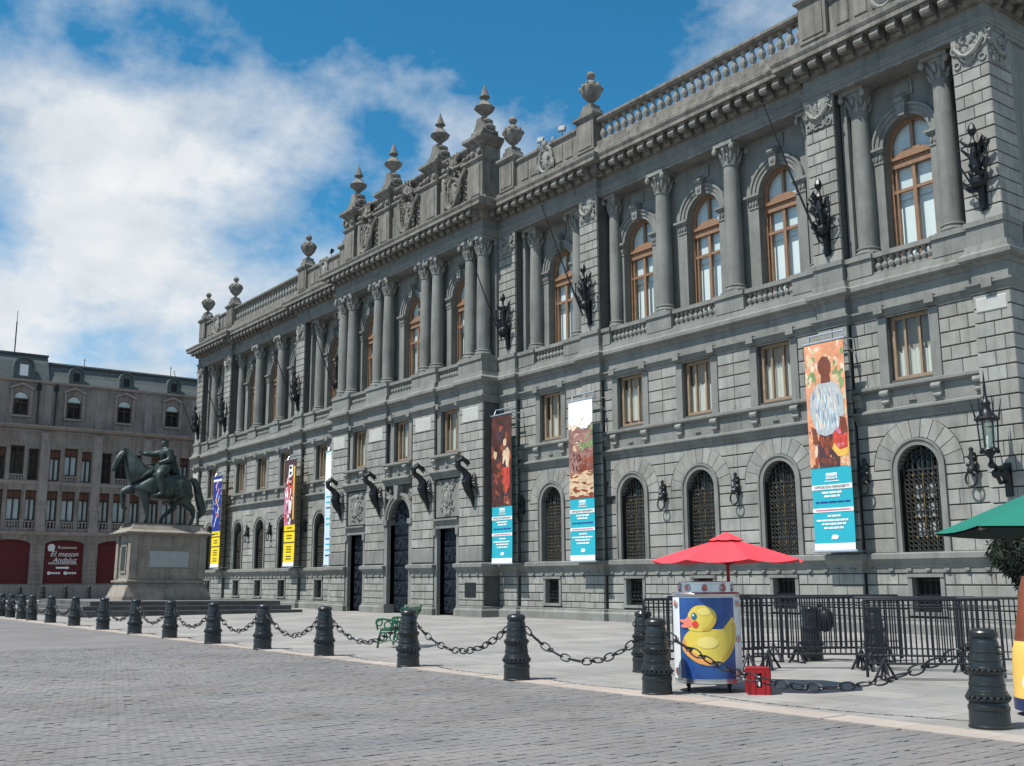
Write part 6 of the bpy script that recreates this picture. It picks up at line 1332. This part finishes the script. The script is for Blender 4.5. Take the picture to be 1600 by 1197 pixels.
# ------------------------------------------------------------------ right edge: ice cream cart, green umbrella, shrub
mat('cone_brown', (.2, .055, .025), .5, .25, 4., coat=.2); mat('cart_yellow', (.78, .5, .12), .45, .1, 3.); mat('cart_navy', (.015, .025, .09), .4, .15, 3.); mat('green_canvas', (.006, .15, .105), .75, .08, 2.); mat('leaf_dark', (.006, .011, .007), .8, .5, 6., col2=(.014, .024, .012)); mat('bark', (.07, .05, .035), .9, .3, 6., bump=.6, bscale=20); mat('terracotta', (.3, .12, .07), .8, .15, 4.)
ix, iy = spot(1632, 12.9); ice = empty('ice_cream_cart', (ix, iy, 0), math.radians(60)); tag(ice, 'tall ice cream cart at the right edge, brown above and pale below', 'cart')
MB().lathe([(.46, .06), (.46, .2)], seg=24).build('cart_base', 'cart_navy', ice)
MB().lathe([(.455, .2), (.45, .5), (.43, .75), (.4, .85)], seg=24).build('lower_drum', 'cart_yellow', ice)
MB().lathe([(.4, .85), (.36, 1.1), (.3, 1.45), (.26, 1.6), (.22, 1.62)], seg=24).build('upper_cone', 'cone_brown', ice)
def idec(az, z, rx, rz, r, m_, name='picture'):
    mb = MB(); P = ellipse(0, 0, rx, rz, 18); V_ = [(r*math.sin(math.radians(az)+p[0]/r), -r*math.cos(math.radians(az)+p[0]/r), z+p[1]) for p in P]; V_.append((r*math.sin(math.radians(az)), -r*math.cos(math.radians(az)), z)); mb.add(V_, [(i, (i+1) % 18, 18) for i in range(18)]); mb.build(name, m_, ice)
for az in (-66, -36, -6):
    idec(az, .38, .12, .12, .466, 'cart_white'); idec(az+10, .66, .1, .1, .452, 'cart_white'); idec(az-6, .13, .035, .035, .465, 'banner_pink'); idec(az+6, .13, .035, .035, .465, 'banner_teal'); idec(az, 1.0, .07, .09, .40, 'brushed_steel')
gx, gy = spot(1856, 6.25); gu = empty('green_umbrella', (gx, gy, 0), math.radians(21.4)); tag(gu, 'dark green canvas umbrella cut by the right edge', 'umbrella')
MB().tube([(0, 0, 0), (0, 0, 2.44)], .03, 8).lathe([(.3, 0), (.3, .06), (.06, .1), (.05, .3)], seg=14).build('pole', 'bench_green', gu)
canopy(MB(), 1.27, 1.88, 2.4, 8, 4, .015).build('canopy', 'green_canvas', gu)
mat('canvas_shade', (.004, .02, .016), .9, .2, 2.)
canopy(MB(), 1.265, 1.868, 2.388, 8, 4, .015).build('shade_layer', 'canvas_shade', gu)  # added near-black layer under the canopy: its underside shade put into the colour
m = MB()
for k in range(8): a = 2*PI*k/8; m.tube([(1.36*math.cos(a), 1.36*math.sin(a), 1.865), (0, 0, 2.39)], .012, 5); m.tube([(.75*math.cos(a), .75*math.sin(a), 2.14), (.03, 0, 1.75)], .01, 4)
m.build('ribs', 'brown_wood', gu)
sx_, sy_ = spot(1622, 14.2); sh = empty('potted_tree', (sx_, sy_, 0)); tag(sh, 'dark bushy small tree under the green umbrella at the right edge', 'tree')
MB().lathe([(.2, 0), (.26, .4), (.28, .42), (.28, .46), (.24, .46), (.22, .42)], seg=16).build('pot', 'terracotta', sh)
MB().tube([(0, 0, .4), (.02, .01, .9), (0, 0, 1.5), (.02, 0, 1.9)], [.05, .045, .04, .02], 7).build('trunk', 'bark', sh)
rl = random.Random(5); lf = MB()
for i in range(5000):
    a = rl.uniform(0, 2*PI); ph = math.acos(rl.uniform(-1, 1)); rr = .62*rl.uniform(.55, 1.0)*(1+.18*math.sin(3*a)+.12*math.sin(5*ph)); c = Vector((rr*math.sin(ph)*math.cos(a), rr*math.sin(ph)*math.sin(a), 1.95+rr*math.cos(ph)*.8)); d = Vector((rl.gauss(0, 1), rl.gauss(0, 1), rl.gauss(-1.2, .8))).normalized(); n2 = d.orthogonal().normalized(); L = rl.uniform(.07, .16); w = .014
    lf.add([c-n2*w*.3, c+d*L*.5-n2*w, c+d*L, c+d*L*.5+n2*w], [(0, 1, 2, 3)])
lf.build('crown', 'leaf_dark', sh)
